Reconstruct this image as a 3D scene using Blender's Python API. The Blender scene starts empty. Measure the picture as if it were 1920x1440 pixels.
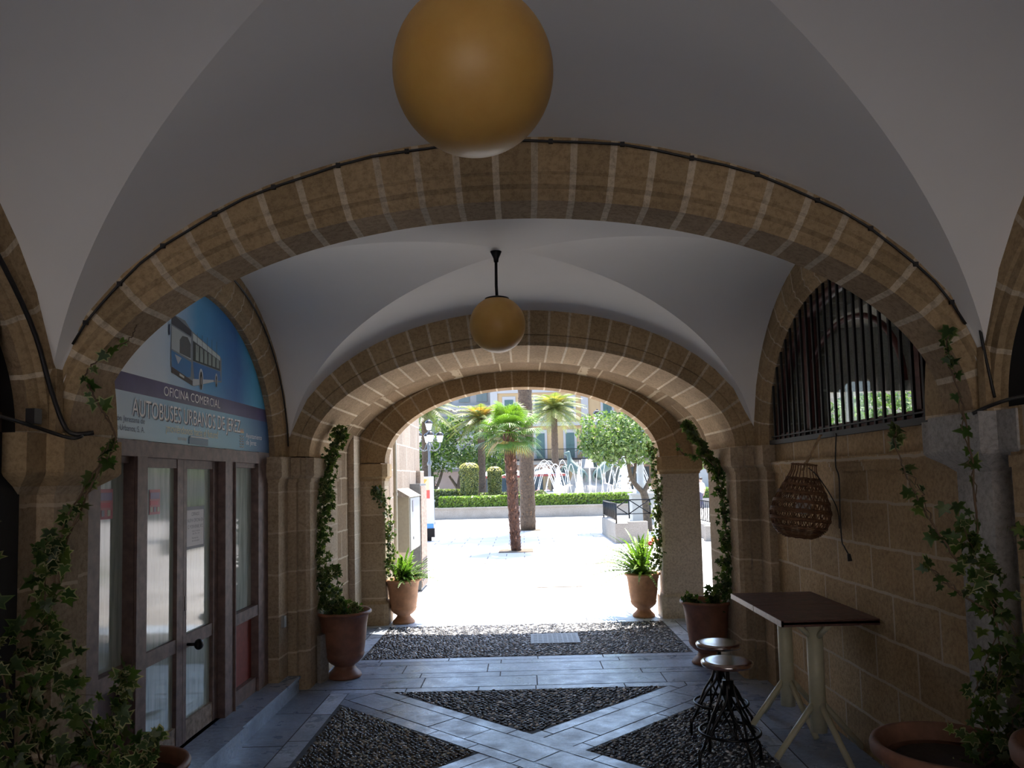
import bpy, bmesh, math, random
from mathutils import Vector, Matrix
R = random.Random(7)
PI = math.pi
sc = bpy.context.scene
COL = bpy.context.collection

# ------------------------------------------------------------------ camera
cd = bpy.data.cameras.new('camera'); cam = bpy.data.objects.new('camera', cd); COL.objects.link(cam)
cd.sensor_width = 36; cd.lens = 1400 / 1920 * 36; cd.shift_x = -0.00922; cd.shift_y = 0.04365
cd.clip_start = 0.05; cd.clip_end = 400
cam.matrix_world = Matrix.Translation((0, 0, 1.9)) @ Matrix.Rotation(math.radians(90 + 3.85), 4, 'X') @ Matrix.Rotation(math.radians(-1.4), 4, 'Z')
sc.camera = cam
# ------------------------------------------------------------------ sky, sun, exposure
SUN_EL, SUN_AZ = 70, 14           # azimuth measured from +Y towards +X
w = bpy.data.worlds.new('sky'); sc.world = w; w.use_nodes = True
nt = w.node_tree; nt.nodes.clear()
sky = nt.nodes.new('ShaderNodeTexSky'); sky.sky_type = 'NISHITA'; sky.sun_disc = False
sky.sun_elevation = math.radians(SUN_EL); sky.sun_rotation = math.radians(SUN_AZ)
bg = nt.nodes.new('ShaderNodeBackground'); bg.inputs[1].default_value = 0.115
ow = nt.nodes.new('ShaderNodeOutputWorld')
nt.links.new(sky.outputs[0], bg.inputs[0]); nt.links.new(bg.outputs[0], ow.inputs[0])
sd = bpy.data.lights.new('sun', 'SUN'); sd.energy = 2.6; sd.angle = math.radians(0.6); sd.color = (1, .90, .77)
so = bpy.data.objects.new('sun', sd); COL.objects.link(so)
_d = Vector((math.sin(math.radians(SUN_AZ)) * math.cos(math.radians(SUN_EL)), math.cos(math.radians(SUN_AZ)) * math.cos(math.radians(SUN_EL)), math.sin(math.radians(SUN_EL))))
so.rotation_euler = _d.to_track_quat('Z', 'Y').to_euler(); so.location = (0, 0, 30)
vs = sc.view_settings
vs.view_transform = 'Standard'; vs.look = 'None'; vs.gamma = 1; vs.use_curve_mapping = False; vs.exposure = 3.0

# ------------------------------------------------------------------ materials
MATS = {}
def N(t, typ, **kw):
    n = t.nodes.new(typ)
    for k, v in kw.items(): setattr(n, k, v)
    return n
def newmat(name):
    m = bpy.data.materials.new(name); m.use_nodes = True; t = m.node_tree; t.nodes.clear()
    o = N(t, 'ShaderNodeOutputMaterial'); b = N(t, 'ShaderNodeBsdfPrincipled'); t.links.new(b.outputs[0], o.inputs[0])
    MATS[name] = m; return m, t, b, o
def mixc(t, typ, fac, a, b):
    n = N(t, 'ShaderNodeMix', data_type='RGBA', blend_type=typ)
    for i, v in ((0, fac), (6, a), (7, b)):
        if hasattr(v, 'is_linked'): t.links.new(v, n.inputs[i])
        else: n.inputs[i].default_value = v if i == 0 else (*v[:3], 1)
    return n.outputs[2]
def obj_noise(t, scale, detail=4, vec=None, rough=.6):
    if vec is None: vec = N(t, 'ShaderNodeNewGeometry').outputs['Position']
    n = N(t, 'ShaderNodeTexNoise'); n.inputs['Scale'].default_value = scale; n.inputs['Detail'].default_value = detail; n.inputs['Roughness'].default_value = rough
    t.links.new(vec, n.inputs['Vector']); return n.outputs['Fac']
def ramp(t, fac, stops):
    r = N(t, 'ShaderNodeValToRGB'); t.links.new(fac, r.inputs[0]); e = r.color_ramp.elements
    while len(e) < len(stops): e.new(.5)
    for i, (p, c) in enumerate(stops):
        e[i].position = p; e[i].color = (*c, 1) if len(c) == 3 else c
    return r.outputs[0]
def bump(t, b, h, strength=.3, dist=.01):
    n = N(t, 'ShaderNodeBump'); n.inputs['Strength'].default_value = strength; n.inputs['Distance'].default_value = dist
    t.links.new(h, n.inputs['Height']); t.links.new(n.outputs[0], b.inputs['Normal'])
def simple(name, col, rough=.6, metal=0, var=.15, scale=20, spec=.5, bmp=0):
    m, t, b, o = newmat(name)
    f = obj_noise(t, scale)
    c = ramp(t, f, [(.3, tuple(x * (1 - var) for x in col)), (.7, tuple(min(1, x * (1 + var)) for x in col))])
    a = N(t, 'ShaderNodeAttribute', attribute_name='Col')
    t.links.new(mixc(t, 'MULTIPLY', 1.0, c, a.outputs['Color']), b.inputs['Base Color'])
    b.inputs['Roughness'].default_value = rough; b.inputs['Metallic'].default_value = metal; b.inputs['Specular IOR Level'].default_value = spec
    if bmp: bump(t, b, f, bmp, .01)
    return m
def stone(name, c1, c2, pits=.5, brick=None, mortar=(.5, .42, .32), rough=.9):
    m, t, b, o = newmat(name)
    pos = N(t, 'ShaderNodeNewGeometry')
    big = obj_noise(t, 1.7, 5); fine = obj_noise(t, 38, 6, rough=.75)
    c = ramp(t, big, [(.3, c1), (.7, c2)])
    c = mixc(t, 'MULTIPLY', .55, c, ramp(t, fine, [(.36, (.4, .36, .33)), (.56, (1, 1, 1))]))
    a = N(t, 'ShaderNodeAttribute', attribute_name='Col')
    c = mixc(t, 'MULTIPLY', 1.0, c, a.outputs['Color'])
    h = fine
    if brick:
        bw, bh, ms = brick
        sx = N(t, 'ShaderNodeSeparateXYZ'); t.links.new(pos.outputs['Position'], sx.inputs[0])
        sn = N(t, 'ShaderNodeSeparateXYZ'); t.links.new(pos.outputs['True Normal'], sn.inputs[0])
        ab = N(t, 'ShaderNodeMath', operation='ABSOLUTE'); t.links.new(sn.outputs[0], ab.inputs[0])
        gt = N(t, 'ShaderNodeMath', operation='GREATER_THAN'); t.links.new(ab.outputs[0], gt.inputs[0]); gt.inputs[1].default_value = .6
        mx = N(t, 'ShaderNodeMix', data_type='FLOAT'); t.links.new(gt.outputs[0], mx.inputs[0]); t.links.new(sx.outputs[0], mx.inputs[2]); t.links.new(sx.outputs[1], mx.inputs[3])
        wob = obj_noise(t, 6, 3)
        ad = N(t, 'ShaderNodeMath', operation='MULTIPLY_ADD'); t.links.new(wob, ad.inputs[0]); ad.inputs[1].default_value = .03; t.links.new(sx.outputs[2], ad.inputs[2])
        cb = N(t, 'ShaderNodeCombineXYZ'); t.links.new(mx.outputs[0], cb.inputs[0]); t.links.new(ad.outputs[0], cb.inputs[1])
        bt = N(t, 'ShaderNodeTexBrick'); t.links.new(cb.outputs[0], bt.inputs['Vector'])
        bt.inputs['Color1'].default_value = (.72, .72, .72, 1); bt.inputs['Color2'].default_value = (1, 1, 1, 1); bt.inputs['Mortar'].default_value = (1, 1, 1, 1)
        bt.inputs['Scale'].default_value = 1; bt.inputs['Brick Width'].default_value = bw; bt.inputs['Row Height'].default_value = bh; bt.inputs['Mortar Size'].default_value = ms; bt.inputs['Mortar Smooth'].default_value = .3; bt.inputs['Bias'].default_value = .1
        c = mixc(t, 'MULTIPLY', 1.0, c, bt.outputs['Color'])
        c = mixc(t, 'MIX', bt.outputs['Fac'], c, mortar)
    t.links.new(c, b.inputs['Base Color']); b.inputs['Roughness'].default_value = rough; b.inputs['Specular IOR Level'].default_value = .2
    bump(t, b, h, pits, .02)
    return m
def leafmat(name, rough=.45, trans=.35, k=1):
    m, t, b, o = newmat(name)
    a = N(t, 'ShaderNodeAttribute', attribute_name='Col')
    dk = N(t, 'ShaderNodeMix', data_type='RGBA', blend_type='MULTIPLY'); dk.inputs[0].default_value = 1; t.links.new(a.outputs['Color'], dk.inputs[6]); dk.inputs[7].default_value = (k, k, k, 1)
    t.links.new(dk.outputs[2], b.inputs['Base Color']); b.inputs['Roughness'].default_value = rough
    tr = N(t, 'ShaderNodeBsdfTranslucent'); t.links.new(mixc(t, 'MULTIPLY', 1.0, dk.outputs[2], (1.3, 1.5, .7)), tr.inputs[0])
    ms = N(t, 'ShaderNodeMixShader'); ms.inputs[0].default_value = trans
    t.links.new(b.outputs[0], ms.inputs[1]); t.links.new(tr.outputs[0], ms.inputs[2]); t.links.new(ms.outputs[0], o.inputs[0])
    return m
stone('arch_stone', (.36, .25, .15), (.50, .37, .23), 1.0)
stone('arch_face', (.38, .27, .15), (.47, .345, .20), .35)
stone('lime_stone', (.60, .50, .38), (.68, .58, .45), .5, brick=(.62, .31, .006), mortar=(.66, .58, .46))
stone('pier_stone', (.42, .32, .21), (.58, .46, .32), .6, brick=(3.0, .37, .010), mortar=(.56, .46, .34))
stone('white_stone', (.42, .41, .40), (.58, .56, .53), .7)
stone('ashlar', (.56, .385, .20), (.70, .51, .30), .9, brick=(.52, .285, .011), mortar=(.62, .52, .38))
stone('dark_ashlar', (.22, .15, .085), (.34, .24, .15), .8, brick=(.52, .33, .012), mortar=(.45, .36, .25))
stone('facade_stone', (.34, .27, .21), (.42, .35, .28), .3, brick=(.8, .42, .010), mortar=(.5, .45, .38))
stone('rough_render', (.60, .52, .42), (.74, .66, .55), 1.0)
stone('mortar', (.56, .46, .33), (.66, .56, .42), .4)
simple('plaster', (.88, .858, .825), .9, var=.015, scale=2.5, spec=.1)
stone('pale_ground', (.48, .44, .40), (.52, .48, .44), .1)
stone('concrete', (.27, .25, .225), (.34, .32, .29), .3)
simple('dark_void', (.012, .012, .013), .9)  # black fill for openings, stands in for their unlit inside
simple('dark_wood', (.035, .018, .014), .45, var=.5, scale=9)
simple('door_wood', (.17, .115, .105), .6, var=.35, scale=14)
simple('worn_wood', (.30, .23, .18), .75, var=.5, scale=22)
simple('red_panel', (.26, .045, .035), .6, var=.2)
simple('purple_panel', (.10, .065, .075), .6)
simple('iron', (.02, .02, .022), .35, .8)
simple('black_iron', (.008, .008, .009), .6, spec=.25)
simple('black_cable', (.015, .014, .014), .5)
simple('cream_paint', (.60, .58, .42), .45, var=.06)
simple('terracotta', (.38, .19, .10), .75, var=.25, scale=9, bmp=.1)
simple('dark_terracotta', (.20, .085, .05), .5, var=.3, scale=8)
simple('brown_terracotta', (.20, .095, .06), .7, var=.3, scale=9, bmp=.1)
simple('soil', (.035, .022, .015), .95, bmp=.8)
simple('stem', (.13, .085, .05), .8)
simple('bark', (.10, .075, .05), .9, var=.4, scale=14, bmp=.6)
simple('palm_fibre', (.075, .038, .026), .95, var=.5, scale=18, bmp=.8)
simple('palm_trunk', (.09, .062, .042), .95, var=.4, scale=16, bmp=.8)
simple('rattan', (.17, .08, .038), .6, var=.3, scale=60)
simple('rope', (.36, .24, .13), .8)
simple('white', (.6, .6, .6), .6, var=.03)
simple('lamp_metal', (.12, .135, .15), .5, .2)
simple('grey_metal', (.16, .175, .185), .5, .2)
simple('cabinet_white', (.32, .335, .33), .5, var=.05)
simple('cabinet_cream', (.32, .305, .245), .5, var=.08)
simple('bronze', (.10, .14, .12), .5, .4)
simple('paint', (1, 1, 1), .55, var=.0)
simple('gloss_paint', (1, 1, 1), .3, var=.0)
simple('skin', (.55, .35, .25), .6); simple('hair', (.03, .02, .015), .6)
simple('pebble', (1, 1, 1), .22, var=.35, scale=40)
simple('pebble_bed', (.045, .045, .05), .8)
leafmat('leaf', k=.52); leafmat('garden_leaf', .5, .35, .50); leafmat('palm_leaf', .4, .35, .46)
m, t, b, o = newmat('globe_glass')                                    # yellowed opal plastic
c = ramp(t, obj_noise(t, 9, 5), [(.35, (.50, .28, .065)), (.7, (.56, .33, .09))])
t.links.new(c, b.inputs['Base Color']); b.inputs['Roughness'].default_value = .5; b.inputs['Coat Weight'].default_value = .06; b.inputs['Coat Roughness'].default_value = .15
b.inputs['Subsurface Weight'].default_value = .3; b.inputs['Subsurface Radius'].default_value = (.1, .06, .02)
m, t, b, o = newmat('slab')                                           # worn blue grey limestone slabs, blue deepened to stand for sky light
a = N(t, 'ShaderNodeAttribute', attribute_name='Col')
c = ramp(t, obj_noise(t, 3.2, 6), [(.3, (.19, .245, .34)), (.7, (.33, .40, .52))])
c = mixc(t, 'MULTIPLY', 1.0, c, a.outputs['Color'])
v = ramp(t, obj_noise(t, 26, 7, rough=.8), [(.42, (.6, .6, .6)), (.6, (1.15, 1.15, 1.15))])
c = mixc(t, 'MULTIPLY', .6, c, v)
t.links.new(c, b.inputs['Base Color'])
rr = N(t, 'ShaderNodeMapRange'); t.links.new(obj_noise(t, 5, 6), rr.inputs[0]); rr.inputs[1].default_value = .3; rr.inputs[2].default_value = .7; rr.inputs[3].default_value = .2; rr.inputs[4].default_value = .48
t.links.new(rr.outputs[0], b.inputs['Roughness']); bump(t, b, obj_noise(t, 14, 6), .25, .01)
m, t, b, o = newmat('plaza_paving')
pos = N(t, 'ShaderNodeNewGeometry').outputs['Position']
bt = N(t, 'ShaderNodeTexBrick'); t.links.new(pos, bt.inputs['Vector'])
bt.inputs['Color1'].default_value = (.40, .385, .37, 1); bt.inputs['Color2'].default_value = (.50, .485, .465, 1); bt.inputs['Mortar'].default_value = (.09, .085, .08, 1)
for k, vv in (('Scale', 1), ('Brick Width', .9), ('Row Height', .55), ('Mortar Size', .012), ('Mortar Smooth', .2), ('Bias', 0)): bt.inputs[k].default_value = vv
c = mixc(t, 'MULTIPLY', .5, bt.outputs[0], ramp(t, obj_noise(t, .8, 6), [(.35, (.8, .72, .68)), (.6, (1, 1, 1))]))
t.links.new(c, b.inputs['Base Color']); b.inputs['Roughness'].default_value = .6
m, t, b, o = newmat('washed_glass')                                   # panes whitewashed from inside, streaky
pos = N(t, 'ShaderNodeNewGeometry').outputs['Position']
mp = N(t, 'ShaderNodeMapping'); mp.inputs['Scale'].default_value = (1, 14, 1.2); t.links.new(pos, mp.inputs[0])
st = obj_noise(t, 2.2, 6, mp.outputs[0])
c = ramp(t, st, [(.3, (.30, .36, .32)), (.5, (.46, .53, .48)), (.75, (.60, .66, .62))])
t.links.new(c, b.inputs['Base Color']); b.inputs['Roughness'].default_value = .06; b.inputs['Specular IOR Level'].default_value = .5
m, t, b, o = newmat('clear_glass')
b.inputs['Base Color'].default_value = (.5, .6, .58, 1); b.inputs['Roughness'].default_value = .03
tr = N(t, 'ShaderNodeBsdfTransparent'); tr.inputs[0].default_value = (.82, .88, .86, 1)
ms = N(t, 'ShaderNodeMixShader'); ms.inputs[0].default_value = .3
t.links.new(tr.outputs[0], ms.inputs[1]); t.links.new(b.outputs[0], ms.inputs[2]); t.links.new(ms.outputs[0], o.inputs[0])
m, t, b, o = newmat('window_glass')
b.inputs['Base Color'].default_value = (.05, .07, .08, 1); b.inputs['Roughness'].default_value = .08
m, t, b, o = newmat('water')
b.inputs['Base Color'].default_value = (.9, .95, 1, 1); b.inputs['Roughness'].default_value = .3
tr = N(t, 'ShaderNodeBsdfTransparent'); ms = N(t, 'ShaderNodeMixShader'); ms.inputs[0].default_value = .5
t.links.new(tr.outputs[0], ms.inputs[1]); t.links.new(b.outputs[0], ms.inputs[2]); t.links.new(ms.outputs[0], o.inputs[0])
m, t, b, o = newmat('sign_print')                                     # printed blue gradient of the fascia sign
tc = N(t, 'ShaderNodeNewGeometry'); sx = N(t, 'ShaderNodeSeparateXYZ'); t.links.new(tc.outputs['Position'], sx.inputs[0])
mr = N(t, 'ShaderNodeMapRange'); t.links.new(sx.outputs[1], mr.inputs[0]); mr.inputs[1].default_value = 4.0; mr.inputs[2].default_value = 6.7
ad = N(t, 'ShaderNodeMath', operation='MULTIPLY_ADD'); t.links.new(obj_noise(t, 1.6, 4), ad.inputs[0]); ad.inputs[1].default_value = .22; t.links.new(mr.outputs[0], ad.inputs[2])
c = ramp(t, ad.outputs[0], [(.2, (.86, .90, .95)), (.42, (.62, .77, .92)), (.62, (.10, .40, .74)), (.85, (.035, .17, .50)), (1, (.10, .45, .75))])
t.links.new(c, b.inputs['Base Color']); b.inputs['Roughness'].default_value = .3
m, t, b, o = newmat('sign_lower')
tc = N(t, 'ShaderNodeNewGeometry'); sx = N(t, 'ShaderNodeSeparateXYZ'); t.links.new(tc.outputs['Position'], sx.inputs[0])
mr = N(t, 'ShaderNodeMapRange'); t.links.new(sx.outputs[1], mr.inputs[0]); mr.inputs[1].default_value = 4.0; mr.inputs[2].default_value = 6.7
c = ramp(t, mr.outputs[0], [(0, (.66, .76, .86)), (.3, (.30, .52, .72)), (.75, (.16, .40, .62)), (1, (.03, .14, .36))])
t.links.new(c, b.inputs['Base Color']); b.inputs['Roughness'].default_value = .3

# ------------------------------------------------------------------ mesh helpers
WH = (1, 1, 1)
class MB:
    def __init__(s): s.v = []; s.f = []; s.m = []; s.c = []; s.s = []
    def add(s, vs_, fs, mat=0, col=WH, smooth=False):
        o = len(s.v); s.v += [tuple(v) for v in vs_]
        for i, f in enumerate(fs):
            s.f.append(tuple(o + k for k in f)); s.m.append(mat[i] if isinstance(mat, list) else mat)
            s.c.append(col[i] if isinstance(col, list) else col); s.s.append(smooth)
        return s
    def box(s, c, d, rz=0, mat=0, col=WH, M=None):
        x, y, z = d[0] / 2, d[1] / 2, d[2] / 2
        P = [Vector((i * x, j * y, k * z)) for k in (-1, 1) for j in (-1, 1) for i in (-1, 1)]
        Mx = M if M is not None else Matrix.Translation(c) @ Matrix.Rotation(rz, 4, 'Z')
        return s.add([Mx @ p for p in P], [(0, 2, 3, 1), (4, 5, 7, 6), (0, 1, 5, 4), (2, 6, 7, 3), (0, 4, 6, 2), (1, 3, 7, 5)], mat, col)
    def bx(s, x0, x1, y0, y1, z0, z1, mat=0, col=WH): return s.box(((x0 + x1) / 2, (y0 + y1) / 2, (z0 + z1) / 2), (abs(x1 - x0), abs(y1 - y0), abs(z1 - z0)), 0, mat, col)
    def lathe(s, prof, c=(0, 0, 0), n=32, mat=0, col=WH, smooth=True, wob=0):
        V = []; F = []
        for r, z in prof:
            for i in range(n):
                a = 2 * PI * i / n; rr = r * (1 + wob * math.sin(3 * a + z * 7))
                V.append((c[0] + rr * math.cos(a), c[1] + rr * math.sin(a), c[2] + z))
        for j in range(len(prof) - 1):
            for i in range(n):
                k = (i + 1) % n; F.append((j * n + i, j * n + k, (j + 1) * n + k, (j + 1) * n + i))
        return s.add(V, F, mat, col, smooth)
    def tube(s, pts, r, n=8, mat=0, col=WH, cap=True, closed=False):
        pts = [Vector(p) for p in pts]; k = len(pts)
        rs = r if isinstance(r, (list, tuple)) else [r] * k
        V = []; F = []; up = None
        for i, p in enumerate(pts):
            if closed: d = pts[(i + 1) % k] - pts[i - 1]
            else: d = pts[min(i + 1, k - 1)] - pts[max(i - 1, 0)]
            d = d.normalized() if d.length > 1e-9 else Vector((0, 0, 1))
            if up is None: up = Vector((1, 0, 0)) if abs(d.x) < .9 else Vector((0, 1, 0))
            a = (up - d * up.dot(d)); a = a.normalized() if a.length > 1e-6 else d.orthogonal().normalized(); b_ = d.cross(a); up = a
            for j in range(n):
                t_ = 2 * PI * j / n; V.append(p + (a * math.cos(t_) + b_ * math.sin(t_)) * rs[i])
        for i in range(k if closed else k - 1):
            i2 = (i + 1) % k
            for j in range(n): F.append((i * n + j, i * n + (j + 1) % n, i2 * n + (j + 1) % n, i2 * n + j))
        if cap and not closed: F.append(tuple(range(n))[::-1]); F.append(tuple((k - 1) * n + j for j in range(n)))
        return s.add(V, F, mat, col, True)
    def prism(s, poly, z0, z1, mat=0, col=WH):
        n = len(poly); V = [(p[0], p[1], z0) for p in poly] + [(p[0], p[1], z1) for p in poly]
        F = [tuple(range(n))[::-1], tuple(range(n, 2 * n))] + [(i, (i + 1) % n, n + (i + 1) % n, n + i) for i in range(n)]
        return s.add(V, F, mat, col)
    def sphere(s, c, r, n=24, m=14, mat=0, col=WH, sc_=(1, 1, 1)):
        prof = [(r * math.sin(PI * i / m) * 1.0 + 1e-5, -r * math.cos(PI * i / m)) for i in range(m + 1)]
        V = []; F = []
        for rr, z in prof:
            for i in range(n):
                a = 2 * PI * i / n; V.append((c[0] + rr * math.cos(a) * sc_[0], c[1] + rr * math.sin(a) * sc_[1], c[2] + z * sc_[2]))
        for j in range(m):
            for i in range(n):
                k = (i + 1) % n; F.append((j * n + i, j * n + k, (j + 1) * n + k, (j + 1) * n + i))
        return s.add(V, F, mat, col, True)
    def build(s, name, mats, parent=None, kind=None, label=None, cat=None, group=None, loc=None):
        me = bpy.data.meshes.new(name); me.from_pydata(s.v, [], s.f)
        for mm in ([mats] if isinstance(mats, str) else mats): me.materials.append(MATS[mm])
        me.polygons.foreach_set('material_index', s.m); me.polygons.foreach_set('use_smooth', s.s)
        at = me.attributes.new('Col', 'FLOAT_COLOR', 'FACE')
        buf = []
        for c in s.c: buf += [c[0], c[1], c[2], 1]
        at.data.foreach_set('color', buf); me.update()
        o = bpy.data.objects.new(name, me); COL.objects.link(o)
        if loc is not None:
            o.location = loc
            L = Vector(loc)
            if parent is None or True:
                me.transform(Matrix.Translation(-L))
        if parent is not None:
            o.parent = parent
            par = Vector((0, 0, 0)); q = parent
            while q is not None: par += q.location; q = q.parent
            o.location = -par if loc is None else Vector(loc) - par
        tag(o, label, cat, group, kind); return o
def tag(o, label=None, cat=None, group=None, kind=None):
    for k, v in (('label', label), ('category', cat), ('group', group), ('kind', kind)):
        if v: o[k] = v
    return o
def thing(name, loc, label, cat, group=None, kind=None):
    o = bpy.data.objects.new(name, None); COL.objects.link(o); o.location = loc; o.empty_display_size = .1
    return tag(o, label, cat, group, kind)
def lerp(a, b, t): return a + (b - a) * t
def tint(c, v, r=R): k = 1 + r.uniform(-v, v); return (c[0] * k, c[1] * k, c[2] * k)
def catmull(P, n=6):
    P = [Vector(p) for p in P]; out = []
    for i in range(len(P) - 1):
        p0 = P[max(i - 1, 0)]; p1 = P[i]; p2 = P[i + 1]; p3 = P[min(i + 2, len(P) - 1)]
        for k in range(n):
            t = k / n; out.append(.5 * ((2 * p1) + (p2 - p0) * t + (2 * p0 - 5 * p1 + 4 * p2 - p3) * t * t + (3 * p1 - p0 - 3 * p2 + p3) * t ** 3))
    out.append(P[-1]); return out

def text_mesh(s, size, org, right, up, width=None, mat='paint', col=WH, name='lettering', parent=None, ext=.0008, align='LEFT', shear=0):
    cu = bpy.data.curves.new('t', 'FONT'); cu.body = s; cu.size = size; cu.extrude = 0; cu.align_x = align; cu.shear = shear
    ob = bpy.data.objects.new('t', cu); COL.objects.link(ob); bpy.context.view_layer.update()
    me = bpy.data.meshes.new_from_object(ob.evaluated_get(bpy.context.evaluated_depsgraph_get()))
    w_ = max(ob.dimensions.x, 1e-4); bpy.data.objects.remove(ob); bpy.data.curves.remove(cu)
    k = width / w_ if width else 1
    nrm = Vector(right).cross(Vector(up))
    mb = MB(); V = [Vector(org) + Vector(right) * (v.co.x * k) + Vector(up) * v.co.y + nrm * ext for v in me.vertices]
    mb.add(V, [tuple(p.vertices) for p in me.polygons], 0, col); bpy.data.meshes.remove(me)
    return mb.build(name, mat, parent)

# ------------------------------------------------------------------ arches, vaults, piers
def arch(name, axis, c, d0, d1, a, b, zs, n, ext, near_prof=None, mats=('arch_face', 'mortar', 'arch_stone'), seed=1, label=None, tintv=.16, thick=.022, soffit_bounce=WH, hmax=99):
    r = random.Random(seed); sg = 1 if d1 > d0 else -1
    prof = [(ext, d0), (.115, d0), (.105, d0 + sg * .012), (.06, d0 + sg * .012), (.045, d0 + sg * .035), (.03, d0 + sg * .04), (0, d0 + sg * .06), (0, d1 - sg * .02), (.02, d1), (ext, d1)] if near_prof is None else near_prof
    pm = []
    for i in range(len(prof) - 1): pm.append(2 if prof[i][0] < .01 and prof[i + 1][0] < .01 else 0)
    S = 400; acc = [0]; pp = None
    for i in range(S + 1):
        t_ = PI * i / S; p = (a * math.cos(t_), b * math.sin(t_))
        if pp: acc.append(acc[-1] + math.hypot(p[0] - pp[0], p[1] - pp[1]))
        pp = p
    def ang(s_):
        L = s_ * acc[-1]
        for i in range(S):
            if acc[i + 1] >= L: return PI * (i + (L - acc[i]) / max(acc[i + 1] - acc[i], 1e-9)) / S
        return PI
    cuts = []                                   # (s, material kind for the segment that follows, colour)
    L = acc[-1]; gm = thick / L / 2
    for k in range(n):
        s0 = k / n + gm; s1 = (k + 1) / n - gm; col = tint((1, 1, 1), tintv, r)
        sub = max(2, int(10 * L / n / .35))
        sub = min(sub, 5)
        for j in range(sub): cuts.append((lerp(s0, s1, j / sub), 'v', col))
        cuts.append((s1, 'm', tint((1, 1, 1), .1, r)))
    cuts.append((1 - 1e-6 + gm * 0, 'e', WH))
    ring = []
    for s_, k, col in cuts:
        t_ = ang(min(s_, 1)); ct, st = math.cos(t_), math.sin(t_)
        nx, nz = -ct * b, st * a; l = math.hypot(nx, nz); nx /= l; nz /= l
        row = []
        for rr, d in prof:
            h = min(hmax, c - a * ct + nx * rr); z = zs + b * st + nz * rr
            row.append((h, d, z) if axis == 'x' else (d, h, z))
        ring.append(row)
    mb = MB(); m_ = len(prof)
    V = [v for row in ring for v in row]; F = []; M_ = []; C_ = []
    for i in range(len(ring) - 1):
        k = cuts[i][1]; col = cuts[i][2]
        for j in range(m_ - 1):
            F.append((i * m_ + j, i * m_ + j + 1, (i + 1) * m_ + j + 1, (i + 1) * m_ + j))
            M_.append(1 if k == 'm' else pm[j]); C_.append(tuple(col[q] * (soffit_bounce[q] if pm[j] == 2 else 1) for q in range(3)))
    mb.add(V, F, M_, C_)
    return mb.build(name, list(mats), None, 'structure', label, None)

def vault(name, y0, y1, ax, zs, b0, b1, rise, label):
    mb = MB(); n = 26; yc = (y0 + y1) / 2; hy = (y1 - y0) / 2
    def pt(u, v):
        k = min(abs(u), abs(v)); b_ = lerp(b0, b1, (v + 1) / 2)
        return (ax * u, yc + hy * v, zs + b_ * math.sqrt(max(0, 1 - k * k)) + (1 - v * v) * (rise * (1 - u * u) + .13 * u * u))
    for q in range(4):
        V = []; F = []
        for i in range(n + 1):
            k = math.sin(PI / 2 * i / n)
            for j in range(n + 1):
                l = k * (2 * j / n - 1)
                u, v = [(l, k), (l, -k), (k, l), (-k, l)][q]
                V.append(pt(u, v))
        for i in range(n):
            for j in range(n): F.append((i * (n + 1) + j, i * (n + 1) + j + 1, (i + 1) * (n + 1) + j + 1, (i + 1) * (n + 1) + j))
        mb.add(V, F, 0, WH, True)
    return mb.build(name, 'plaster', None, 'structure', label)

def plan_offset(poly, o):
    n = len(poly); out = []
    for i in range(n):
        p0 = Vector(poly[i - 1]); p = Vector(poly[i]); p1 = Vector(poly[(i + 1) % n])
        e0 = (p - p0).normalized(); e1 = (p1 - p).normalized()
        n0 = Vector((e0.y, -e0.x)); n1 = Vector((e1.y, -e1.x))
        mm = n0 + n1; k = o / max(.3, (1 + n0.dot(n1))); out.append((p.x + mm.x * k, p.y + mm.y * k))
    return out
def pier(name, poly, mat='pier_stone', label=None, z1=2.15, cap=(1.92, 2.15), base=.0, capmat=None, sh=0):
    if sum(poly[i - 1][0] * poly[i][1] - poly[i][0] * poly[i - 1][1] for i in range(len(poly))) < 0: poly = poly[::-1]
    mb = MB(); c0, c1 = cap
    prof = [(0, -sh), (c0 - sh * .6, -sh), (c0, .012 if sh == 0 else -sh * .4), (c0 + .03, .015), (c0 + .045, .035), (c0 + .06, .045), (c1, .045), (c1, 0), (z1, 0)]
    if base: prof = [(0, .04), (base, .04), (base + .04, 0)] + prof[1:]
    V = []; F = []; n = len(poly); C = []; Mi = []
    for z, o in prof: V += [(p[0], p[1], z) for p in plan_offset(poly, o)]
    for j in range(len(prof) - 1):
        for i in range(n): F.append((j * n + i, j * n + (i + 1) % n, (j + 1) * n + (i + 1) % n, (j + 1) * n + i)); Mi.append(1 if prof[j][0] >= c0 - .001 else 0)
    F.append(tuple((len(prof) - 1) * n + i for i in range(n))); Mi.append(1)
    mb.add(V, F, Mi)
    return mb.build(name, [mat, capmat or 'arch_face'], None, 'structure', label)

ZS = 2.15
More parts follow.
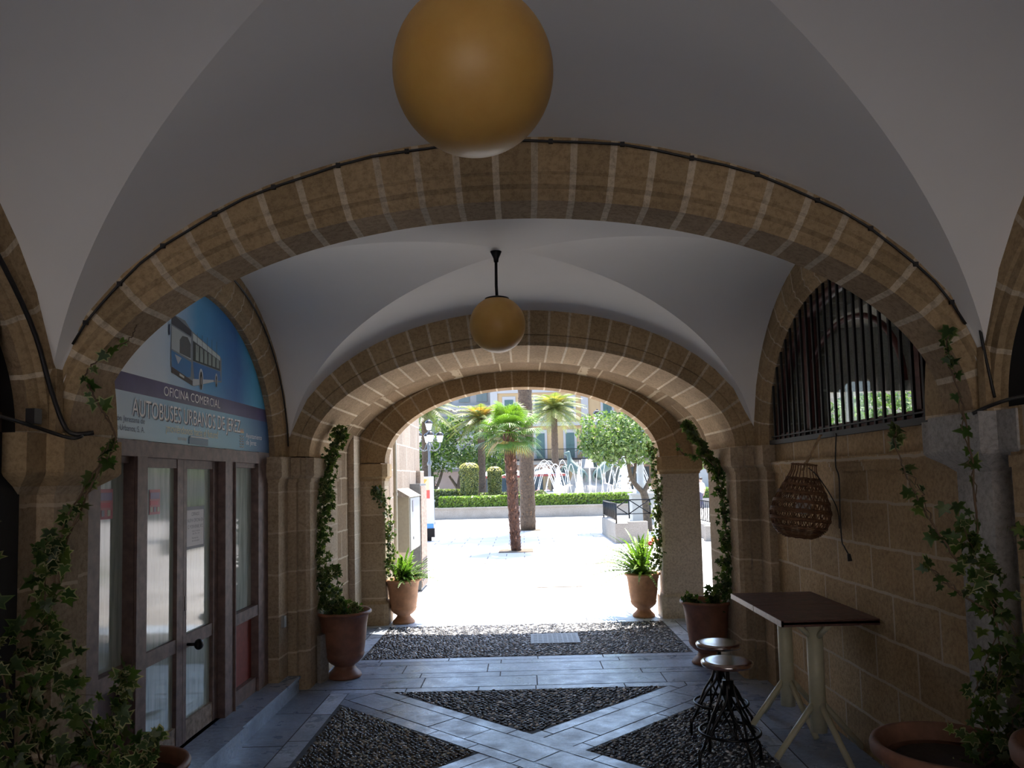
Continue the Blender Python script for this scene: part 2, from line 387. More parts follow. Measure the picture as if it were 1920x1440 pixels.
# arch over the camera, the two behind it and bay walls
arch('trim_1', 'x', 0, -.35, -.02, 2.06, 1.03, ZS, 25, .7, seed=3)
arch('trim_2', 'x', 0, -3.95, -3.6, 2.06, 1.03, ZS, 25, .9, seed=4)
arch('trim_3', 'x', 0, 3.33, 3.65, 2.06, 1.04, ZS, 29, .55, seed=5, thick=.03, label='wide stone arch nearest the viewer')
arch('trim_4', 'x', 0, 7.06, 8.18, 2.03, 1.03, ZS, 27, .6, seed=6, tintv=.12, label='second stone arch with bounced light painted into its soffit', soffit_bounce=(1.5, 1.5, 1.5),  # soffit colour lightened to stand for light bounced off the ground
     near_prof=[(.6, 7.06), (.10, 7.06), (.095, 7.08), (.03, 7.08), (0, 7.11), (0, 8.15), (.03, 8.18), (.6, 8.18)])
arch('trim_5', 'x', 0, 10.1, 10.45, 1.86, 1.00, ZS, 21, .9, seed=8, tintv=.15, hmax=2.38, label='outer stone arch opening on the plaza',
     near_prof=[(.9, 10.1), (.27, 10.1), (.262, 10.08), (.25, 10.08), (.24, 10.11), (.0, 10.11), (0, 10.42), (.02, 10.45), (.9, 10.45)])
for s_, sd_ in ((-1, 11), (1, 12)):
    arch('trim_%d' % (6 if s_ < 0 else 7), 'y', 5.38, s_ * 2.2, s_ * 2.62, 1.44, 1.15, ZS, 21, .6, seed=sd_, thick=.014)
    arch('trim_%d' % (8 if s_ < 0 else 9), 'y', 1.655, s_ * 2.08, s_ * 2.5, 1.58, 1.03, ZS, 17, .6, seed=sd_ + 5)
    arch('trim_%d' % (10 if s_ < 0 else 11), 'y', -1.975, s_ * 2.08, s_ * 2.5, 1.46, 1.03, ZS, 17, .6, seed=sd_ + 8)
vault('ceiling', -.0, 3.35, 2.14, ZS, 1.28, 1.315, .10, 'smooth white groin vault over the near bay')
vault('ceiling', 3.62, 7.08, 2.22, ZS, 1.26, 1.36, .10, 'smooth white groin vault over the middle bay')
vault('ceiling', -3.62, -.33, 2.14, ZS, 1.25, 1.25, .10, 'smooth white groin vault behind the viewer')
# narrow stone barrel between the last two arches
mb = MB(); V = []; F = []; n = 28
for i in range(n + 1):
    t_ = PI * i / n
    for y in (8.1, 10.15): V.append((-2.3 * math.cos(t_), y, ZS + 1.22 * math.sin(t_)))
for i in range(n): F.append((2 * i, 2 * i + 1, 2 * i + 3, 2 * i + 2))
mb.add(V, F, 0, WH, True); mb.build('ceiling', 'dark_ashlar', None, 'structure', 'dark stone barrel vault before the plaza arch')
# piers
for s_ in (-1, 1):
    nm = 'wall_left' if s_ < 0 else 'wall_right'
    P = lambda L: [(s_ * x, y) for x, y in L]
    pier(nm, P([(2.06, 3.33), (2.06, 3.65), (2.2, 3.65), (2.2, 3.97), (2.75, 3.97), (2.75, 3.2), (2.14, 3.2), (2.14, 3.33)]), 'pier_stone' if s_ < 0 else 'white_stone', 'stone pier of the near arch, %s side' % ('left' if s_ < 0 else 'right'), capmat='arch_face' if s_ < 0 else 'white_stone', sh=.065)
    pier(nm, P([(2.02, 7.10), (2.02, 8.15), (2.05, 8.18), (2.75, 8.18), (2.75, 6.74), (2.2, 6.74), (2.2, 7.0), (2.12, 7.0), (2.12, 7.06), (2.05, 7.06)]), 'pier_stone', 'stone pier of the middle arch, %s side' % ('left' if s_ < 0 else 'right'), capmat='pier_stone')
    pier(nm, P([(2.06, -.3), (2.06, -.05), (2.08, .2), (2.75, .2), (2.75, -.5), (2.08, -.5)]), 'pier_stone')
    pier(nm, P([(2.06, -3.9), (2.06, -3.6), (2.08, -3.4), (2.75, -3.4), (2.75, -3.95)]), 'pier_stone')
pier('wall_left', [(-1.87, 10.12), (-1.87, 10.42), (-1.9, 10.45), (-2.28, 10.45), (-2.28, 10.1), (-1.9, 10.1)], 'pier_stone', 'left pier of the plaza arch', base=.28)
pier('wall_right', [(1.86, 10.12), (1.86, 10.42), (1.89, 10.45), (2.38, 10.45), (2.38, 10.1), (1.89, 10.1)], 'rough_render', 'free standing right pier of the plaza arch', base=.28)
mb = MB()
for s_ in (-1, 1): mb.bx(s_ * 2.062, s_ * 2.16, 3.295, 3.345, 2.15, 2.44)
mb.build('trim_13', 'arch_face', None, 'structure')
# small bay: blocked doorway on the left, open on the right
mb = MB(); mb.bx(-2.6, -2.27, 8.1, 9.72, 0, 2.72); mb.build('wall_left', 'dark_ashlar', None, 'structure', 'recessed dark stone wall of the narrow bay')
mb = MB(); mb.bx(-2.6, -2.19, 9.72, 10.12, 0, 3.3); mb.bx(-2.6, -2.19, 8.1, 10.12, 2.72, 3.35); mb.build('wall_left', 'lime_stone', None, 'structure', 'pale stone jamb and lintel of the blocked doorway')
arch('trim_12', 'y', 9.14, 2.3, 2.75, .96, .30, 2.52, 9, .9, seed=31)
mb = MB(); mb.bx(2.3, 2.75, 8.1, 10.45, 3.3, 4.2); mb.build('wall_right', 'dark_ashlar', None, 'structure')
# right ashlar wall, sill and cornice in the middle bay
mb = MB(); mb.bx(2.27, 2.75, 3.9, 6.8, 0, 2.16)
mb.bx(2.225, 2.3, 3.97, 6.74, 1.96, 2.0); mb.bx(2.24, 2.3, 3.97, 6.74, 1.93, 1.96); mb.bx(2.25, 2.3, 3.97, 6.74, 1.90, 1.93)
mb.build('wall_right', 'ashlar', None, 'structure', 'tan ashlar stone wall under the barred lunette')
mb = MB(); mb.bx(2.105, 2.75, .15, 3.22, 0, 2.16); mb.bx(2.08, 2.2, .15, 3.2, 1.9, 1.95); mb.build('wall_right', 'ashlar', None, 'structure', 'tan stone wall of the near bay')
mb = MB(); mb.bx(2.13, 2.3, .05, 3.27, 2.16, 3.3); mb.build('wall_right', 'dark_void', None, 'structure', 'lunette of the near bay, its dark inside given by a black sheet')
mb = MB(); mb.bx(2.12, 2.6, -3.45, -.45, 0, 3.35); mb.build('wall_right', 'ashlar', None, 'structure')
mb = MB(); mb.bx(-2.6, -2.12, -3.45, -.45, 0, 3.35); mb.build('wall_left', 'ashlar', None, 'structure')
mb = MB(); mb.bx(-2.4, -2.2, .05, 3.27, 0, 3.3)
mb.build('wall_left', 'dark_void', None, 'structure', 'dark doorway of the near bay, its unlit inside given by a black fill')
mb = MB()
for y in (.5, 1.2, 1.9, 2.6, 3.0): mb.bx(-2.2, -2.16, y, y + .07, 0, 3.2)
for z in (.1, .9, 1.5, 2.15): mb.bx(-2.2, -2.165, .3, 3.1, z, z + .08)
mb.build('door_2', 'dark_wood', None, 'structure', 'dark wooden door frame in the shadow at the left edge')
# unseen building mass above and beside, put in to block sky light
mb = MB(); mb.bx(-12, 2.75, -3.95, 10.44, 4.0, 4.7); mb.bx(-12, -2.62, -3.95, -3.6, 0, 4); mb.bx(-2.9, -2.62, -3.95, 10.4, 0, 4.02)
mb.build('wall_upper', 'facade_stone', None, 'structure')
mb = MB(); mb.bx(2.62, 2.76, -3.95, 3.97, 0, 4.02); mb.bx(2.62, 2.76, 3.9, 8.15, 3.22, 4.02); mb.bx(2.62, 2.76, 6.7, 8.15, 0, 4.0)
mb.build('wall_right', 'dark_ashlar', None, 'structure')
# building wall continuing out to the left of the plaza arch
mb = MB(); mb.bx(-12, -1.98, 10.44, 14.4, 0, 12); mb.bx(-12, -1.90, 13.9, 14.4, 0, 2.1)
mb.build('wall_left', 'facade_stone', None, 'structure', 'sunlit stone building wall outside the arch on the left')
# room behind the barred lunette, with a big window on the plaza
mb = MB(); mb.bx(2.76, 8.5, 3.2, 3.3, 0, 4); mb.bx(8.4, 8.5, 3.3, 10.4, 0, 4); mb.bx(2.76, 8.5, 3.2, 10.4, 3.9, 4)
mb.bx(2.95, 3.7, 10.35, 10.5, 1.4, 4) ; mb.bx(3.7, 8.5, 10.35, 10.5, 3.0, 4); mb.bx(4.55, 4.63, 10.35, 10.45, 1.4, 3.0); mb.bx(2.76, 3.0, 8.15, 8.25, 0, 4); mb.bx(2.95, 3.05, 8.15, 10.5, 0, 4)
mb.bx(5.55, 8.5, 10.35, 10.5, 0, 3.2); mb.bx(3.05, 5.6, 10.35, 10.5, 0, 1.4)
mb.build('wall_back', 'concrete', None, 'structure', 'inside walls of the room behind the lunette')
mb = MB(); mb.bx(2.76, 8.5, 3.2, 10.5, -.04, .0); mb.build('floor', 'concrete', None, 'structure')

# ------------------------------------------------------------------ floor
def clip_poly(poly, clip):            # Sutherland-Hodgman, clip is convex CCW
    out = poly
    for i in range(len(clip)):
        a, b_ = clip[i], clip[(i + 1) % len(clip)]; inp = out; out = []
        side = lambda p: (b_[0] - a[0]) * (p[1] - a[1]) - (b_[1] - a[1]) * (p[0] - a[0])
        for j in range(len(inp)):
            p, q = inp[j - 1], inp[j]; sp, sq = side(p), side(q)
            if (sp >= 0) != (sq >= 0):
                t_ = sp / (sp - sq); out.append((p[0] + (q[0] - p[0]) * t_, p[1] + (q[1] - p[1]) * t_))
            if sq >= 0: out.append(q)
        if not out: return []
    return out
def slabs(mb, clip, org, ang, rows, wmin, wmax, z, r, base=WH, gap=.011, var=.22):
    ca, sa = math.cos(ang), math.sin(ang); y = rows[0]
    for y0, y1 in zip(rows[:-1], rows[1:]):
        x = -12 + r.uniform(0, wmax)
        while x < 12:
            wd = r.uniform(wmin, wmax)
            q = [(x + gap / 2, y0 + gap / 2), (x + wd - gap / 2, y0 + gap / 2), (x + wd - gap / 2, y1 - gap / 2), (x + gap / 2, y1 - gap / 2)]
            q = [(org[0] + p[0] * ca - p[1] * sa, org[1] + p[0] * sa + p[1] * ca) for p in q]
            pl = clip_poly(q, clip)
            if len(pl) > 2:
                zz = z + r.uniform(0, .0015)
                mb.add([(p[0], p[1], zz) for p in pl], [tuple(range(len(pl)))], 0, tint(base, var, r))
            x += wd
r = random.Random(21)
mb = MB(); mb.bx(-2.7, 2.7, -8, 10.45, -.1, -.002, 1)
BLUE = (1, 1, 1); PALE = (1.75, 1.65, 1.5)
def rect(x0, x1, y0, y1): return [(x0, y0), (x1, y0), (x1, y1), (x0, y1)]
CY, CX, HX, HY = 5.35, 0.02, 1.62, 1.55
def bay_floor(cy, x0, x1, hy, hx=HX):
    # inner rectangle with crossing diagonal slab bands between pebble triangles
    slabs(mb, rect(-2.3, -hx - .17, cy - hy - .2, cy + hy + .1), (0, 0), PI / 2, [hx + .17, 2.4], .7, 1.3, 0, r)
    slabs(mb, rect(hx + .17, 2.3, cy - hy - .2, cy + hy + .1), (0, 0), PI / 2, [-2.4, -hx - .17], .7, 1.3, 0, r)
    for sx in (-1, 1):
        slabs(mb, rect(min(sx * hx, sx * (hx + .17)), max(sx * hx, sx * (hx + .17)), cy - hy, cy + hy), (0, 0), PI / 2, [-sx * hx - (.17 if sx > 0 else 0), -sx * hx + (0 if sx > 0 else .17)], .5, .8, .001, r, PALE)
bay_floor(CY, 0, 0, HY)
inner = rect(-HX, HX, CY - HY, CY + HY)
tris = []
bw = .26                                     # half width of a diagonal band
L = math.hypot(HX, HY); ux, uy = HX / L, HY / L
# triangles: top, bottom, left, right shrunk by the band half width
def tri_from(kind):
    ox = bw * L / HX ; oy = bw * L / HY
    if kind == 'top': return [(CX, CY + bw * L / HX), (CX + HX - bw * L / HY, CY + HY), (CX - HX + bw * L / HY, CY + HY)]
    if kind == 'bot': return [(CX, CY - bw * L / HX), (CX - HX + bw * L / HY, CY - HY), (CX + HX - bw * L / HY, CY - HY)]
    if kind == 'left': return [(CX - bw * L / HY, CY), (CX - HX, CY + HY - bw * L / HX), (CX - HX, CY - HY + bw * L / HX)]
    return [(CX + bw * L / HY, CY), (CX + HX, CY - HY + bw * L / HX), (CX + HX, CY + HY - bw * L / HX)]
al = math.atan2(HY, HX)
def band(sign):
    a_ = al * sign; c_, s2 = math.cos(a_), math.sin(a_); q = [(-4, -bw), (4, -bw), (4, bw), (-4, bw)]
    return [(CX + x * c_ - y * s2, CY + x * s2 + y * c_) for x, y in q]
for sgn, zz in ((1, .0), (-1, .0022)):
    bp = clip_poly(band(sgn), inner)
    slabs(mb, bp, (CX, CY), al * sgn, [-bw, -.14, .14, bw], .35, .9, zz, r, (1.1, 1.1, 1.1))
# transverse bands
slabs(mb, rect(-2.3, 2.3, CY + HY - .28, CY + HY - .16 + .28), (0, 0), 0, [CY + HY - .0, CY + HY + .13], .5, 1.0, 0, r, (1.4, 1.38, 1.35))
slabs(mb, rect(-2.3, 2.3, 7.0, 8.2), (0, 0), 0, [7.03, 7.38, 7.55, 7.88, 8.03], .6, 1.5, 0, r)
slabs(mb, rect(-2.3, 2.3, 8.0, 8.2), (0, 0), 0, [8.03, 8.16], .5, 1.1, 0, r, (1.5, 1.45, 1.4))
slabs(mb, rect(-2.35, -1.95, 8.16, 10.1), (0, 0), PI / 2, [1.95, 2.35], .5, 1.1, 0, r); slabs(mb, rect(1.95, 2.35, 8.16, 10.1), (0, 0), PI / 2, [-2.35, -1.95], .5, 1.1, 0, r)
for sx in (-1, 1): slabs(mb, rect(min(sx * 1.78, sx * 1.95), max(sx * 1.78, sx * 1.95), 8.16, 9.95), (0, 0), PI / 2, [-sx * 1.78 - (.17 if sx > 0 else 0), -sx * 1.78 + (0 if sx > 0 else .17)], .5, .8, .001, r, PALE)
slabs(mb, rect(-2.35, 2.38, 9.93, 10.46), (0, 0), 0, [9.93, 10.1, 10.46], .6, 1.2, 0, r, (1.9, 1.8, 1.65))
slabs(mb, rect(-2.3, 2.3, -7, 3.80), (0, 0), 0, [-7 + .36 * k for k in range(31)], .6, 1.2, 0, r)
mb.build('floor', ['slab', 'pebble_bed'], None, 'structure', 'worn blue grey limestone slab floor of the arcade, blue sky light tinted in')
def pebbles(name, poly, cols, seed, size=.030, label=None):
    r_ = random.Random(seed); mb = MB(); mb.add([(p[0], p[1], .001) for p in poly], [tuple(range(len(poly)))], 1)
    xs = [p[0] for p in poly]; ys = [p[1] for p in poly]
    inpoly = lambda x, y: all((poly[(i + 1) % len(poly)][0] - poly[i][0]) * (y - poly[i][1]) - (poly[(i + 1) % len(poly)][1] - poly[i][1]) * (x - poly[i][0]) > .012 * math.hypot(poly[(i + 1) % len(poly)][0] - poly[i][0], poly[(i + 1) % len(poly)][1] - poly[i][1]) for i in range(len(poly)))
    y = min(ys); k = 0
    while y < max(ys):
        x = min(xs) + (k % 2) * size * .6
        while x < max(xs):
            px, py = x + r_.uniform(-.3, .3) * size, y + r_.uniform(-.25, .25) * size
            if inpoly(px, py):
                L1 = size * r_.uniform(.42, .56); L2 = size * r_.uniform(.24, .34); a = r_.gauss(.3, .5); h = r_.uniform(.006, .012)
                tx, ty = r_.uniform(-.25, .25), r_.uniform(-.25, .25)
                V = []
                for rad, hh in ((1, 0), (.75, .75)):
                    for i in range(6):
                        t_ = PI * i / 3; u = L1 * rad * math.cos(t_); v = L2 * rad * math.sin(t_)
                        qx, qy = u * math.cos(a) - v * math.sin(a), u * math.sin(a) + v * math.cos(a)
                        V.append((px + qx, py + qy, .001 + h * hh + (tx * qx + ty * qy if hh else 0)))
                V.append((px, py, .001 + h))
                F = [(i, (i + 1) % 6, 6 + (i + 1) % 6, 6 + i) for i in range(6)] + [(6 + i, 6 + (i + 1) % 6, 12) for i in range(6)]
                mb.add(V, F, 0, tint(r_.choice(cols), .25, r_), True)
            x += size * 1.15
        y += size * .82; k += 1
    return mb.build(name, ['pebble', 'pebble_bed'], None, 'stuff', label, 'paving')
DK = [(.03, .034, .048), (.05, .056, .075), (.10, .11, .13), (.60, .62, .66)]
BR = [(.035, .032, .03), (.07, .062, .052), (.12, .105, .085), (.50, .46, .38)]
pebbles('pebble_paving', tri_from('top'), [(.02, .024, .035), (.03, .035, .05), (.07, .08, .1), (.85, .86, .9), (.06, .065, .09)], 1, .040, 'dark triangle of set pebbles between the slab bands, point towards the viewer')
pebbles('pebble_paving', tri_from('left')[::-1] if False else [tri_from('left')[0], tri_from('left')[1], tri_from('left')[2]], BR, 2, .034, 'brownish pebble triangle beside the office step')
pebbles('pebble_paving', tri_from('right'), DK, 3, .034, 'pebble triangle under the two stools')
pebbles('pebble_paving', [tri_from('bot')[0], tri_from('bot')[1], tri_from('bot')[2]], DK, 4, .04, 'pebble triangle at the bottom edge of the picture')
pebbles('pebble_paving', rect(-1.78, 1.78, 8.16, 9.93), DK, 5, .042, 'wide dark pebble panel just inside the plaza arch')
mb = MB(); mb.bx(.05, .62, 8.72, 9.25, .004, .014)
for i in range(9):
    for j in range(8): mb.bx(.085 + i * .058, .125 + i * .058, 8.755 + j * .06, 8.79 + j * .06, .013, .016)
mb.build('manhole_cover', 'grey_metal', None, None, 'rectangular grey metal access cover set in the pebble panel', 'cover')
mb = MB(); mb.bx(-60, 80, 10.45, 130, -.3, -.004); mb.build('floor', 'plaza_paving', None, 'structure', 'bright sunlit stone paving of the plaza')
mb = MB(); mb.bx(-60, 60, -60, -8, -.3, -.004); mb.build('floor', 'pale_ground', None, 'structure')
mb = MB(); mb.bx(-14, 14, -13, -12.6, 0, 15); mb.build('wall_back', 'pale_ground', None, 'structure', 'unseen pale facade added behind the viewer to throw warm fill into the arcade')  # added out of view as a warm reflector, also covers blue sky
for (x, y, sx, sy) in ((-1.0, 17.2, .7, .5), (.9, 16.6, .8, .3), (.2, 13.2, .8, .55)):
    mb = MB(); mb.bx(x, x + sx, y, y + sy, -.004, .004); mb.bx(x + .02, x + sx - .02, y + .02, y + sy - .02, .004, .006)
    for k in range(6): mb.bx(x + .04 + k * (sx - .08) / 6, x + .06 + k * (sx - .08) / 6, y + .04, y + sy - .04, .006, .009)
    mb.build('drain_grate', 'concrete', None, None, {-1.0: 'slotted drain cover in the plaza left of the fan palm foot', .9: 'slotted drain cover in the plaza right of the fan palm foot', .2: 'square inspection cover in the plaza closest to the arch'}[x], 'grate', 'covers in the plaza paving')

# ------------------------------------------------------------------ left doorway: step, door, sign
mb = MB(); mb.bx(-2.33, -2.08, 3.66, 5.55, 0, .145); mb.bx(-2.33, -2.10, 5.555, 7.0, 0, .145); mb.bx(-2.33, -2.06, 3.66, 5.55, .125, .15); mb.bx(-2.33, -2.08, 5.555, 6.98, .125, .15)
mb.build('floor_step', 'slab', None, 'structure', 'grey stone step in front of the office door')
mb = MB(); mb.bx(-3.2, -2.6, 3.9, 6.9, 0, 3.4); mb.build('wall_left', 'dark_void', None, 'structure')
X0 = -2.33
door = thing('door_1', (X0, 5.35, .15), 'brown wooden office door with whitewashed glass under the blue bus sign', 'door', None, 'structure')
mb = MB()
for y0, y1 in ((3.95, 4.07), (4.42, 4.58), (5.78, 5.96), (6.50, 6.76)): mb.bx(X0 - .12, X0 + .035, y0, y1, .15, 2.19)
mb.bx(X0 - .12, X0 + .04, 3.97, 6.76, 2.09, 2.185)
for y0, y1 in ((4.07, 4.42), (5.96, 6.50)):
    mb.bx(X0 - .06, X0 + .03, y0, y1, .79, .88); mb.bx(X0 - .06, X0 + .015, y0, y1, .15, .27); mb.bx(X0 - .06, X0 + .01, y0, y1, 2.05, 2.1)
for y in (4.43, 5.945): mb.bx(X0 + .035, X0 + .05, y, y + .012, .15, 2.09)
mb.build('door_frame', 'door_wood', door)
for i, (y0, y1) in enumerate(((4.585, 5.185), (5.19, 5.775))):
    mb = MB(); xl = X0 - .045
    mb.bx(xl - .02, xl + .025, y0, y0 + .05, .16, 2.09); mb.bx(xl - .02, xl + .025, y1 - .09, y1, .16, 2.09)
    mb.bx(xl - .02, xl + .02, y0 + .05, y1 - .09, .79, .88); mb.bx(xl - .02, xl + .02, y0 + .05, y1 - .09, 2.03, 2.09)
    mb.bx(xl - .02, xl + .02, y0 + .05, y1 - .09, .16, .30, 1)
    lf = mb.build('door_leaf', ['door_wood', 'worn_wood'], door)
    for z0, z1 in ((.30, .79), (.88, 2.03)):
        mb = MB(); mb.bx(xl - .008, xl - .002, y0 + .05, y1 - .09, z0, z1); mb.build('pane', 'washed_glass', lf)
    if i == 1:
        mb = MB(); mb.tube([(xl + .02, 5.27, .81), (xl + .07, 5.27, .81)], .012); mb.sphere((xl + .10, 5.27, .81), .038, sc_=(.8, 1, 1)); mb.lathe([(.03, 0), (.03, .01)], (0, 0, 0)) if 0 else None
        mb.build('door_knob', 'iron', lf)
        mb = MB(); mb.bx(xl + .025, xl + .029, 5.215, 5.235, 1.05, 1.15); mb.build('keyhole_plate', 'iron', lf)
for y0, y1, z0, z1, nm, mt in ((4.07, 4.42, .88, 2.05, 'pane', 'washed_glass'), (5.96, 6.5, .88, 2.05, 'pane', 'washed_glass'), (4.07, 4.42, .27, .79, 'lower_panel', 'purple_panel'), (5.96, 6.5, .27, .79, 'lower_panel', 'red_panel')):
    mb = MB(); mb.bx(X0 - .05, X0 - .03, y0, y1, z0, z1); mb.build(nm, mt, door)
# fascia sign in the lunette
sg = thing('office_sign', (X0, 5.355, 2.19), 'blue arched fascia sign with a bus above the office door', 'sign')
sx0 = X0 + .02
def lun(z0, z1, name, mat, x, zoff=0):
    A, B = 1.46, 1.17; mb = MB(); pts = []
    def hy(z): return A * math.sqrt(max(0, 1 - ((z - ZS) / B) ** 2))
    zs_ = [lerp(z0, z1, i / 24) for i in range(25)]
    for z in zs_: pts.append((5.38 + hy(z), z))
    for z in reversed(zs_): pts.append((5.38 - hy(z), z))
    n = len(pts); V = [(x, p[0], p[1]) for p in pts] + [(x - .02, p[0], p[1]) for p in pts]
    F = [tuple(range(n)), tuple(range(n, 2 * n))[::-1]] + [(i, n + i, n + (i + 1) % n, (i + 1) % n) for i in range(n)]
    mb.add(V, F); return mb.build(name, mat, sg)
lun(2.58, 3.315, 'upper_panel', 'sign_print', sx0)
lun(2.19, 2.47, 'lower_panel', 'sign_lower', sx0)
simple('sign_navy', (.075, .07, .20), .3, var=.25, scale=3)
lun(2.47, 2.58, 'title_band', 'sign_navy', sx0)
RT, UP = (0, 1, 0), (0, 0, 1)
TX = sx0 + .001
def st(s, y0, y1, z, size, col=WH, nm='lettering'):
    return text_mesh(s, size, (TX, y0, z), RT, UP, y1 - y0, 'paint', col, nm, sg, ext=.001)
st('OFICINA COMERCIAL', 4.80, 5.70, 2.497, .088, (.97, .97, 1))
text_mesh('AUTOBUSES URBANOS DE JEREZ', .15, (TX, 4.425, 2.328), RT, UP, 1.70, 'paint', (.08, .09, .14), 'lettering_shadow', sg, ext=.0005)
text_mesh('AUTOBUSES URBANOS DE JEREZ', .15, (TX, 4.41, 2.335), RT, UP, 1.70, 'paint', (.97, .97, .98), 'lettering', sg, ext=.002)
st('\u00a1movi\u00e9ndonos hacia el futuro!', 4.83, 5.66, 2.262, .078, (.92, .86, .62))
st('www', 5.0, 5.14, 2.215, .05, (.55, .55, .5))
st('Corporaci\u00f3n Jerezana de', 4.02, 4.56, 2.292, .05, (.10, .14, .25)); st('Transportes Urbanos, S. A.', 4.02, 4.56, 2.238, .05, (.10, .14, .25))
st('Ayuntamiento', 6.24, 6.62, 2.30, .06, (.9, .92, .95)); st('de Jerez', 6.24, 6.48, 2.245, .06, (.9, .92, .95))
mb = MB()
for k in range(5):
    for j in range(2):
        pts = [(TX + .001, 6.10 + j * .05 + .022 * math.sin(q / 5 * PI * 2) * .3 + q * .009, 2.22 + k * .022 + .006 * math.sin(q * PI / 2.5)) for q in range(6)]
        mb.tube(pts, .0035, 4)
mb.build('emblem_shield', 'paint', sg)
mb = MB(); mb.bx(TX, TX + .002, 6.11, 6.19, 2.335, 2.345, 0, (.75, .6, .35))
for k in range(4): mb.add([(TX + .001, 6.11 + k * .02, 2.345), (TX + .001, 6.13 + k * .02, 2.345), (TX + .001, 6.12 + k * .02, 2.375)], [(0, 1, 2)], 0, (.75, .5, .35))
mb.build('emblem_crown', 'paint', sg)
mb = MB(); mb.bx(TX, TX + .004, 5.17, 5.48, 2.20, 2.25, 0, (.16, .26, .36)); mb.bx(TX + .004, TX + .01, 5.18, 5.47, 2.246, 2.254, 0, (.7, .75, .8)); mb.build('peeling_strip', 'paint', sg)
# printed bus
bus = MB()
def bq(pts, col, d): bus.add([(TX + d, p[0], p[1]) for p in pts], [tuple(range(len(pts)))], 0, col)
bq([(4.90, 3.03), (4.94, 3.055), (5.10, 3.05), (5.20, 3.00), (5.25, 2.99), (5.70, 2.90), (5.73, 2.88), (5.73, 2.70), (5.58, 2.685), (5.25, 2.61), (5.22, 2.61), (4.92, 2.66), (4.89, 2.70)], (.25, .30, .36), .0005)
bq([(4.90, 3.03), (4.94, 3.052), (5.2, 3.0), (5.2, 2.955), (4.90, 2.985)], (.07, .08, .10), .001)
bq([(4.905, 2.975), (5.195, 2.945), (5.195, 2.79), (4.905, 2.82)], (.50, .58, .60), .001)
bq([(5.02, 2.90), (5.06, 2.935), (5.14, 2.94), (5.19, 2.90), (5.19, 2.80), (5.02, 2.81)], (.12, .14, .15), .0015)
bq([(4.90, 2.81), (5.20, 2.775), (5.19, 2.67), (5.12, 2.655), (4.91, 2.70)], (.07, .25, .55), .0012)
bq([(4.95, 2.79), (5.05, 2.78), (5.0, 2.73)], (.55, .65, .75), .0016)
bq([(4.905, 2.70), (5.22, 2.645), (5.22, 2.61), (4.905, 2.66)], (.06, .05, .06), .0013)
bq([(5.02, 2.672), (5.09, 2.66), (5.09, 2.645), (5.02, 2.655)], (.7, .72, .72), .0018)
bq([(5.225, 2.985), (5.70, 2.895), (5.70, 2.865), (5.225, 2.935)], (.62, .72, .74), .0012)
bq([(5.225, 2.93), (5.70, 2.862), (5.70, 2.785), (5.225, 2.79)], (.07, .09, .09), .0012)
for k in range(6): y_ = 5.27 + k * .072; bq([(y_, 2.915 - k * .009), (y_ + .05, 2.908 - k * .009), (y_ + .05, 2.80), (y_, 2.80)], (.33, .42, .40), .0016)
for k in range(5): y_ = 5.29 + k * .085; bq([(y_, 3.0), (y_ + .006, 3.0), (y_ + .006, 2.86), (y_, 2.86)], (.1, .14, .2), .002)
bq([(5.225, 2.785), (5.70, 2.78), (5.72, 2.71), (5.55, 2.695), (5.25, 2.66)], (.06, .22, .55), .0012)
bq([(5.225, 2.66), (5.58, 2.70), (5.58, 2.685), (5.25, 2.615), (5.225, 2.615)], (.6, .66, .7), .0014)
for yc, zc, ry, rz in ((5.36, 2.665, .022, .068), (5.63, 2.695, .014, .045)):
    bq([(yc + ry * 1.7 * math.cos(q * PI / 10), zc + .01 + rz * 1.15 * math.sin(q * PI / 10)) for q in range(20)], (.55, .62, .68), .0018)
    bq([(yc + ry * math.cos(q * PI / 10), zc + rz * math.sin(q * PI / 10)) for q in range(20)], (.02, .02, .02), .0022)
    bq([(yc + ry * .4 * math.cos(q * PI / 10), zc + rz * .45 * math.sin(q * PI / 10)) for q in range(20)], (.4, .4, .42), .0026)
bq([(4.862, 2.97), (4.88, 2.985), (4.88, 2.91), (4.862, 2.90)], (.03, .05, .12), .002)
bus.build('printed_bus', 'gloss_paint', sg)
# notice and pink posters on the glass
nx = X0 - .046
nt_ = thing('paper_notice', (nx, 5.45, 1.6), 'white paper notice with dark border taped inside the right door leaf', 'notice')
mb = MB(); mb.bx(nx, nx + .002, 5.27, 5.58, 1.46, 1.76, 0, (.12, .13, .17)); mb.bx(nx + .002, nx + .003, 5.285, 5.565, 1.48, 1.735, 0, (.62, .60, .62)); mb.build('sheet', 'paint', nt_)
for s_, y0, y1, z, sz in (('CERRADO', 5.36, 5.49, 1.695, .035), ('NUEVA OFICINA EN', 5.295, 5.555, 1.65, .035), ('C/ PORVENIR, N\u00ba2', 5.30, 5.55, 1.605, .035), ('lunes a viernes', 5.37, 5.50, 1.58, .018), ('de 9 a 14', 5.38, 5.49, 1.56, .018), ('horario', 5.37, 5.47, 1.53, .018), ('de atenci\u00f3n', 5.37, 5.49, 1.51, .018)):
    text_mesh(s_, sz, (nx + .003, y0, z), RT, UP, y1 - y0, 'paint', (.16, .15, .2), 'lettering', nt_, ext=.001)
